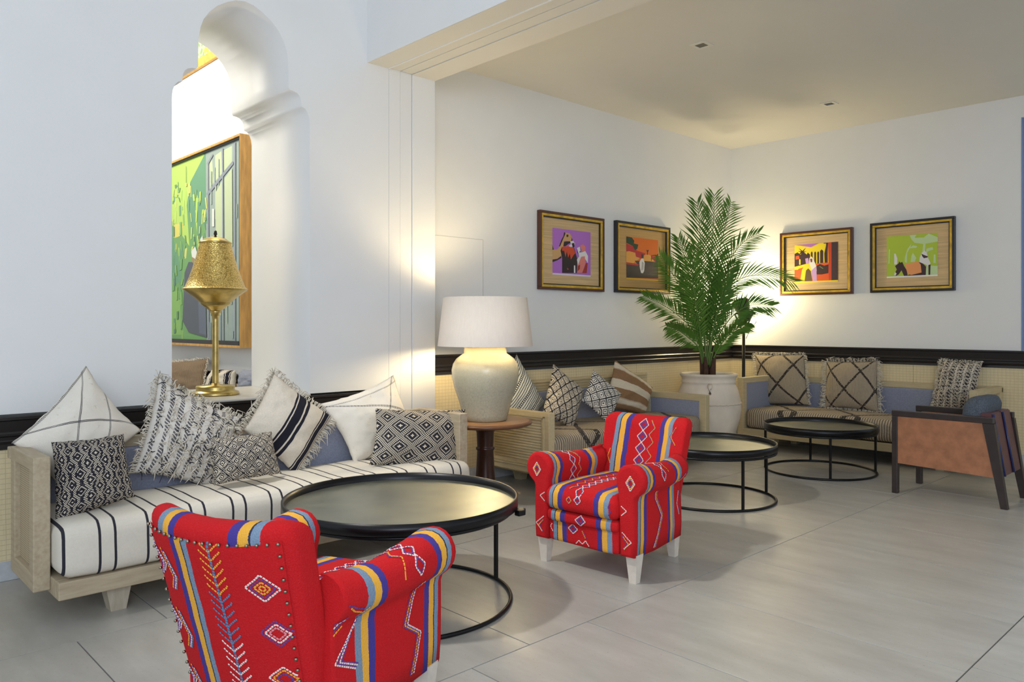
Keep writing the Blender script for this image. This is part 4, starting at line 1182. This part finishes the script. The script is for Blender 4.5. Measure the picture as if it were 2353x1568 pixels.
for i, (c, pl) in enumerate(polys):
    xx = pX + .0298 - i * .00004; P_ = []
    for x, y in pl:
        r_ = UP(*c2(max(x, -150), y), (xx, 0, 0), pn)
        P_.append(LP((xx, min(yl, max(yr, r_.y)), min(pz1, max(pz0, r_.z)))))
    ear(bm, P_, cols.index(c), nr)
mesh_obj('canvas', bm, None, t, mats=[col_mat(c) for c in cols])

# ------------------------------------------------------------------ brown armchair (front towards +Y)
t = thing('armchair', 'low dark wood armchair with tan leather sides and grey wool bolster', 'armchair', (5.985, 1.79, 0), PI)
hw = .255
for s_ in (1, -1):     # local +x is the side nearest the camera
    xo, xi = s_ * hw, s_ * (hw - .042); a, b = min(xo, xi), max(xo, xi)
    bm = bmesh.new(); box(bm, (a, -.329, 0), (b, -.29, .546), .004); mesh_obj('leg', bm, M['espresso'], t)
    bm = bmesh.new()
    pr = [(.345, 0), (.385, 0), (.309, .546), (.240, .546)]
    v0 = [bm.verts.new((a, y, z)) for y, z in pr]; v1 = [bm.verts.new((b, y, z)) for y, z in pr]
    bm.faces.new(v0[::-1]); bm.faces.new(v1)
    for i in range(4): bm.faces.new((v0[i], v0[(i + 1) % 4], v1[(i + 1) % 4], v1[i]))
    bmesh.ops.recalc_face_normals(bm, faces=bm.faces[:]); mesh_obj('leg', bm, M['espresso'], t)
    bm = bmesh.new(); box(bm, (a, -.33, .546), (b, .304, .587), .004); mesh_obj('armrest', bm, M['espresso'], t)
    bm = bmesh.new(); pr = [(-.29, .215), (.315, .195), (.255, .546), (-.29, .546)]
    a2, b2 = (a + .006, b - .006)
    v0 = [bm.verts.new((a2, y, z)) for y, z in pr]; v1 = [bm.verts.new((b2, y, z)) for y, z in pr]
    bm.faces.new(v0[::-1]); bm.faces.new(v1)
    for i in range(4): bm.faces.new((v0[i], v0[(i + 1) % 4], v1[(i + 1) % 4], v1[i]))
    bmesh.ops.recalc_face_normals(bm, faces=bm.faces[:]); mesh_obj('leather_side_panel', bm, M['leather'], t)
def slab(name, x0, x1, pr, mat, bev=.006):
    bm = bmesh.new()
    v0 = [bm.verts.new((x0, y, z)) for y, z in pr]; v1 = [bm.verts.new((x1, y, z)) for y, z in pr]
    bm.faces.new(v0[::-1]); bm.faces.new(v1)
    n_ = len(pr)
    for i in range(n_): bm.faces.new((v0[i], v0[(i + 1) % n_], v1[(i + 1) % n_], v1[i]))
    bmesh.ops.recalc_face_normals(bm, faces=bm.faces[:])
    if bev: bmesh.ops.bevel(bm, geom=bm.edges[:], offset=bev, segments=2, affect='EDGES')
    return mesh_obj(name, bm, mat, t)
M['piping'] = plain('dark_blue_piping', (.02, .03, .12), .35)
for x0, x1 in ((-.205, -.008), (.008, .205)):
    slab('back_panel', x0, x1, [(.27, .20), (.352, .20), (.285, .61), (.215, .61)], M['leather_dark'])
    for xx in (x1 - .008,):
        bm = bmesh.new(); tube(bm, [(xx, .357, .205), (xx, .290, .605)], .008, 6); mesh_obj('piping', bm, M['piping'], t)
slab('seat', -.205, .205, [(-.28, .20), (.29, .20), (.27, .36), (-.28, .38)], M['leather_dark'], .02)
bm = bmesh.new(); soft_block(bm, (-.205, .06, .37), (.205, .215, .70), r=.065, seed=3)
for v in bm.verts: v.co.y += (v.co.z - .37) * .16
bm.transform(Matrix.Translation((0, -.005, 0)))
mesh_obj('back_cushion', bm, M['grey_wool'], t)

# ------------------------------------------------------------------ red kilim armchairs
def back_mid(z): return .19 + .17 * max(0, (z - .12)) / .58
def back_half(z): return .224 + .031 * max(0, (z - .15)) / .55
def build_kilim(label, loc, rz):
    t = thing('kilim_armchair', label, 'armchair', loc, rz, 'red kilim armchairs')
    # back body
    bm = bmesh.new(); NS, NZ = 72, 40; rings = []
    KC = .95; z0, z1 = .125, .700; rt = .05
    for j in range(NZ + 1):
        f = j / NZ
        if f < .86: z = z0 + (z1 - rt - z0) * f / .86; sh = 0
        else:
            a = (f - .86) / .14 * PI / 2; z = z1 - rt + rt * math.sin(a); sh = rt * (1 - math.cos(a))
        hx, hy = back_half(z) - sh, .056 - sh * 1.05
        ring = []
        for i in range(NS):
            th = 2 * PI * i / NS; c_, s_ = math.cos(th), math.sin(th)
            e = .38
            x = hx * math.copysign(abs(c_) ** e, c_); y = max(hy, .004) * math.copysign(abs(s_) ** e, s_)
            zz = z - .0 + .012 * (x / .24) ** 2 * (1 if f > .5 else 0)
            ring.append(bm.verts.new((x, back_mid(z) + y - KC * x * x, zz)))
        rings.append(ring)
    for A, B in zip(rings, rings[1:]):
        for i in range(NS): bm.faces.new((A[i], A[(i + 1) % NS], B[(i + 1) % NS], B[i])).smooth = True
    bm.faces.new(rings[0][::-1]); bm.faces.new(rings[-1])
    back = mesh_obj('backrest', bm, M['kilim_back'], t)
    # outer panel
    bm = bmesh.new(); g = []
    NX, NZ = 40, 40; px0 = lambda z: back_half(z) - .022
    for j in range(NZ + 1):
        z = .13 + (.655 - .13) * j / NZ
        row = []
        for i in range(NX + 1):
            x = px0(z) * (-1 + 2 * i / NX)
            row.append(bm.verts.new((x, back_mid(z) + .0575 - KC * x * x + (.0 if 0 < i < NX and 0 < j < NZ else -.006), z + .012 * (x / .24) ** 2 * (j / NZ))))
        g.append(row)
    for j in range(NZ):
        for i in range(NX): bm.faces.new((g[j][i + 1], g[j][i], g[j + 1][i], g[j + 1][i + 1])).smooth = True
    outer = mesh_obj('outer_back_panel', bm, M['kilim_outer'], t)
    # tacks along the top and both sides
    tk = bmesh.new(); bmesh.ops.create_uvsphere(tk, u_segments=10, v_segments=6, radius=.0048)
    tme = bpy.data.meshes.new('nail_head'); tk.to_mesh(tme); tk.free(); tme.materials.append(M['nail'])
    for p_ in tme.polygons: p_.use_smooth = True
    def pos(x, z): return Vector((x, back_mid(z) + .060 - KC * x * x, z + .012 * (x / .24) ** 2 * ((z - .13) / .525)))
    spots = [(px0(.65) * (-1 + 2 * i / 18), .650) for i in range(19)]
    for z in [.650 - .031 * k for k in range(1, 17)]: spots += [(px0(z), z), (-px0(z), z)]
    for x, z in spots:
        o = bpy.data.objects.new('nail_head', tme); COL.objects.link(o); o.location = pos(x * .985, z); o.parent = outer
    # arms
    armo = []
    for s_ in (-1, 1):
        prof = []
        cx_, cz_, r = .262, .470, .068
        prof += [(.212, .125), (.208, .30), (.206, .42)]
        for k in range(13):
            a = math.radians(200 - k * 20); prof.append((cx_ + r * math.cos(a), cz_ + r * math.sin(a)))
        prof += [(.288, .405), (.285, .38), (.289, .30), (.292, .20), (.288, .125)]
        bm = bmesh.new(); rings = []
        ys = [-.318, -.314, -.304] + [-.29 + .02 * k for k in range(25)]
        for y in ys:
            ins = {0: .016, 1: .006, 2: .001}.get(ys.index(y), 0)
            mx = sum(p_[0] for p_ in prof) / len(prof); mz = .34
            ring = []
            for x, z in prof:
                f = max(0, (y + .30) / .5)
                grow = 1 + .10 * max(0, 1 - (y + .318) / .12) if z > .40 else 1
                xx, zz = cx_ + (x - cx_) * grow if z > .40 else x, cz_ + (z - cz_) * grow if z > .40 else z
                xx += .014 * (1 - f) * max(0, (z - .15) / .33) * (1 if x > .25 else .15)      # flare to the front
                zz += (.010 * math.cos(f * 5)) * max(0, (z - .3) / .2)
                if x > .25 and y > -.12: xx -= .034 * (y + .12) / .31
                if ins:
                    dx, dz = xx - .265, zz - (.478 if z > .4 else z)
                    xx -= ins * (1 if dx > 0 else -1) * min(1, abs(dx) / .03); zz -= ins * (1 if zz > .50 else -1 if z < .13 else 0)
                ring.append(bm.verts.new((s_ * xx, y, zz)))
            rings.append(ring)
        n = len(prof)
        for A, B in zip(rings, rings[1:]):
            for i in range(n): bm.faces.new((A[i], A[(i + 1) % n], B[(i + 1) % n], B[i])).smooth = True
        bm.faces.new(rings[0]); bm.faces.new(rings[-1])
        bmesh.ops.recalc_face_normals(bm, faces=bm.faces[:])
        armo.append(mesh_obj('arm', bm, M['kilim_arm'], t))
    # seat, apron
    bm = bmesh.new(); soft_block(bm, (-.212, -.345, .285), (.212, .20, .395), r=.04, puff=.022, seed=2); seat = mesh_obj('seat_cushion', bm, M['kilim_seat'], t)
    bm = bmesh.new(); soft_block(bm, (-.210, -.312, .125), (.210, .24, .285), r=.018, puff=0, seed=4); ap = mesh_obj('front_apron', bm, M['kilim_seat'], t)
    bm = bmesh.new(); soft_block(bm, (-.209, -.328, .225), (.209, -.20, .284), r=.022, puff=0, seed=5); fold = mesh_obj('front_fold', bm, M['kilim_seat'], t)
    for x, y in ((-.262, -.262), (.262, -.262), (-.19, .215), (.19, .215)):
        bm = bmesh.new(); taper(bm, (x - .030, y - .030, x + .030, y + .030), (x - .018, y - .018, x + .018, y + .018), 0, .135)
        for v in bm.verts:
            if v.co.z < .01: v.co.y += .012 if y > 0 else -.0
        mesh_obj('leg', bm, M['white_leg'], t)
    # embroidery: single stitches laid on the cover
    def bvh(o):
        me = o.data; return BVHTree.FromPolygons([v.co.copy() for v in me.vertices], [list(p_.vertices) for p_ in me.polygons])
    TH = [plain('thread_white', (.80, .68, .66), .9), plain('thread_orange', (.85, .36, .04), .9), plain('thread_purple', (.12, .05, .26), .9), plain('thread_blue', (.10, .20, .36), .9), plain('thread_pink', (.75, .25, .30), .9)]
    WH, OG, PU, BU, PK = range(5)
    def embroider(o, mode, lines):
        tree = bvh(o); bm = bmesh.new()
        def cast(a, b):
            if mode == 'front': org, d = Vector((a, -2, b)), Vector((0, 1, 0))
            elif mode == 'rear': org, d = Vector((a, 2, b)), Vector((0, -1, 0))
            elif mode == 'top': org, d = Vector((a, b, 2)), Vector((0, 0, -1))
            elif mode == 'x+': org, d = Vector((2, a, b)), Vector((-1, 0, 0))
            elif mode == 'x-': org, d = Vector((-2, a, b)), Vector((1, 0, 0))
            elif mode == 'in+': org, d = Vector((0, a, b)), Vector((1, 0, 0))
            elif mode == 'in-': org, d = Vector((0, a, b)), Vector((-1, 0, 0))
            h = tree.ray_cast(org, d)
            if h[0] is None: return None
            nn = h[1] if h[1].dot(d) < 0 else -h[1]
            return h[0] + nn * .0016, nn
        rr = random.Random(3)
        for col, pts, wd in lines:
            for (a0_, b0_), (a1_, b1_) in zip(pts, pts[1:]):
                L_ = math.hypot(a1_ - a0_, b1_ - b0_); n_ = max(1, round(L_ / .0085))
                for k in range(n_):
                    f0, f1 = (k + .06) / n_, (k + .86) / n_
                    j_ = rr.uniform(-.0008, .0008)
                    A = cast(a0_ + (a1_ - a0_) * f0 + j_, b0_ + (b1_ - b0_) * f0 + j_); B = cast(a0_ + (a1_ - a0_) * f1 + j_, b0_ + (b1_ - b0_) * f1)
                    if not A or not B or (A[0] - B[0]).length > .03: continue
                    d = (B[0] - A[0]); 
                    if d.length < 1e-5: continue
                    s = d.normalized().cross(A[1]).normalized() * wd * .5
                    q_ = [A[0] - s, A[0] + s, B[0] + s, B[0] - s]; mdl = (A[0] + B[0]) / 2 + A[1] * .0016
                    vs = [bm.verts.new(p_) for p_ in q_]; m0 = bm.verts.new(mdl)
                    for i in range(4): bm.faces.new((vs[i], vs[(i + 1) % 4], m0)).material_index = col
        if len(bm.verts): 
            e = mesh_obj('embroidery', bm, None, o, mats=TH); e['kind'] = 'stuff'
    W3 = .0050
    def dia(cx_, cy_, hx, hy, cols):
        out = []
        for k, c in enumerate(cols):
            f = 1 - k * .26; out.append((c, [(cx_ - hx * f, cy_), (cx_, cy_ + hy * f), (cx_ + hx * f, cy_), (cx_, cy_ - hy * f), (cx_ - hx * f, cy_)], W3))
        return out
    def zig(x, ya, yb, n, amp, c, ph=0): return (c, [(x + (amp if (k + ph) % 2 else -amp), ya + (yb - ya) * k / n) for k in range(n + 1)], W3)
    def chev(x, z, dx, dz, cols, st=.012):
        return [(c, [(x + k * st, z + dz), (x + dx + k * st, z), (x + k * st, z - dz)], W3) for k, c in enumerate(cols)]
    # outer back: leafy spine, diamonds and chevrons
    L = [(BU, [(-.035, .655), (-.045, .13)], .006), (BU, [(-.037, .655), (-.047, .13)], .005)]
    zz = .642; k = 0
    seq = [OG] * 6 + [BU] * 6 + [WH] * 6 + [BU] * 6
    for c in seq:
        x0_ = -.036 - (.69 - zz) * .018
        L += [(c, [(x0_, zz - .014), (x0_ + .030, zz + .008), (x0_ + .034, zz + .014)], W3), (c, [(x0_, zz - .014), (x0_ - .030, zz + .010), (x0_ - .033, zz + .015)], W3)]; zz -= .0232
    L += dia(-.165, .54, .044, .036, [WH, PU, OG, OG]) + dia(-.178, .415, .044, .036, [PU, WH, PK]) + dia(-.172, .285, .044, .034, [WH, OG, PU])
    for z in (.56, .385, .21):
        for k, c in enumerate((PU, WH, PU, WH)):
            o_ = -.008 * k; L.append((c, [(.232 + o_, z + .075 - k * .012), (.188 + o_, z), (.208 + o_, z - .042 + k * .006)], W3))
        for k, c in enumerate((OG, PU, WH, BU)):
            o_ = -.007 * k; L.append((c, [(.178 + o_, z + .045 - k * .004), (.138 + o_, z - .03), (.160 + o_, z - .07)], W3 if k else .006))
    embroider(outer, 'rear', L)
    # inner back
    L = []
    for k in range(5): L += dia(-.022, .655 - k * .062, .029, .031, [WH, PU, PU])
    L += [zig(.035, .68, .42, 7, .017, OG), zig(.031, .68, .42, 7, .017, PU)]
    L += [(OG, [(.19, .66), (.16, .61), (.20, .57)], W3), (PU, [(.187, .655), (.155, .61), (.195, .565)], W3), (OG, [(-.19, .52), (-.20, .48), (-.18, .44)], W3)]
    embroider(back, 'front', L)
    # seat
    L = []
    for k in range(9): L += dia(-.005 + k * .002, -.325 + k * .05, .021, .025, [WH, PU])
    L += [zig(-.055, -.32, .12, 14, .014, OG), zig(-.05, -.32, .12, 14, .014, PU)]
    embroider(seat, 'top', L)
    L = dia(-.005, .355, .02, .02, [WH, PU]) + dia(-.055, .35, .015, .016, [OG, PU]) + [(PU, [(.18, .37), (.17, .35), (.185, .33), (.17, .31)], W3)]
    embroider(seat, 'front', L)
    L = dia(-.055, .205, .028, .024, [WH, PU, PU]) + [(WH, [(-.185, .21), (-.195, .195), (-.18, .17)], W3), (OG, [(.0, .205), (.02, .17)], W3), (PU, [(.004, .205), (.024, .17)], W3)]
    L += [(WH, [(-.04, .135), (-.02, .155), (.0, .14), (.02, .16), (.04, .135)], W3)]
    embroider(ap, 'front', L)
    L = dia(.0, .255, .03, .024, [WH, PU, PU])
    embroider(fold, 'front', L)
    for s_, o in zip((-1, 1), armo):
        m_o, m_i = ('x-', 'in-') if s_ < 0 else ('x+', 'in+')
        if s_ > 0:
            L = [(c, [(-.13 + d, .41), (-.125 + d, .37), (-.06 + d, .28), (-.14 + d, .14)], W3) for c, d in ((WH, 0), (OG, .012), (PU, .020), (PU, -.006))]
            L += [(c, [(.155 + d, .36), (.13 + d, .30), (.155 + d, .24)], W3) for c, d in ((WH, 0), (PU, .008))]
        else:
            L = [(c, [(-.165 + d, .43), (-.115 + d, .31), (-.185 + d, .265), (-.15 + d, .15)], W3) for c, d in ((WH, 0), (OG, .012), (PU, .020), (PU, .006))]
            L += [(c, [(.10 + d * .4, .385 - d), (.178 + d, .30), (.10 + d * .4, .262 - d * .4)], W3) for c, d in ((WH, 0), (PU, -.009), (WH, -.018), (PU, -.026))]
            L += [(c, [(.18, .395 + d), (.15, .415 + d)], W3) for c, d in ((WH, 0), (PU, -.009), (OG, -.02), (PU, .009))]
        L += dia(-.12, .49, .022, .03, [WH, PU])
        L += [(OG, [(.16, .45), (.14, .435), (.10, .42), (.08, .43)], W3), (PU, [(.17, .46), (.14, .445), (.10, .43)], W3)]
        embroider(o, m_o, L)
        L = dia(-.115, .50, .024, .024, [WH, PU]) + dia(-.115, .45, .024, .026, [WH, PU]) + dia(-.115, .40, .024, .024, [WH, PU]) + [zig(-.06, .53, .38, 5, .013, OG), zig(-.055, .53, .38, 5, .013, PU)]
        embroider(o, m_i, L)
        xx = lambda v: v * s_
        L = dia(xx(.25), -.115, .022, .026, [WH, PU]) + dia(xx(.295), -.115, .022, .026, [WH, PU]) + [(OG, [(xx(.22), -.05), (xx(.25), -.075), (xx(.275), -.05), (xx(.30), -.075), (xx(.33), -.05)], W3), (PU, [(xx(.22), -.045), (xx(.25), -.07), (xx(.275), -.045), (xx(.30), -.07)], W3)]
        embroider(o, 'top', L)
        L = dia(xx(.275), .47, .024, .035, [WH, OG, PU]) + [(WH, [(xx(.225), .36), (xx(.255), .34), (xx(.225), .315)], W3), (OG, [(xx(.235), .22), (xx(.265), .19), (xx(.24), .16)], W3), (PU, [(xx(.23), .225), (xx(.258), .19), (xx(.235), .16)], W3), (WH, [(xx(.23), .24), (xx(.28), .20), (xx(.24), .165)], W3)]
        embroider(o, 'front', L)
    return t
ch = build_kilim('red kilim armchair with striped embroidery, seen from the front, right of the tray table', (3.105, 2.487, 0), math.radians(-84.5))
def copy_tree(o, parent=None):
    c = o.copy(); COL.objects.link(c); c.parent = parent
    for k in list(o.children): copy_tree(k, c)
    return c
c_ = copy_tree(ch)
c_.location = (1.132, 2.100, 0); c_.rotation_euler = (0, 0, math.radians(111))
c_['label'] = 'red kilim armchair seen from behind in the foreground, studded with metal tacks'
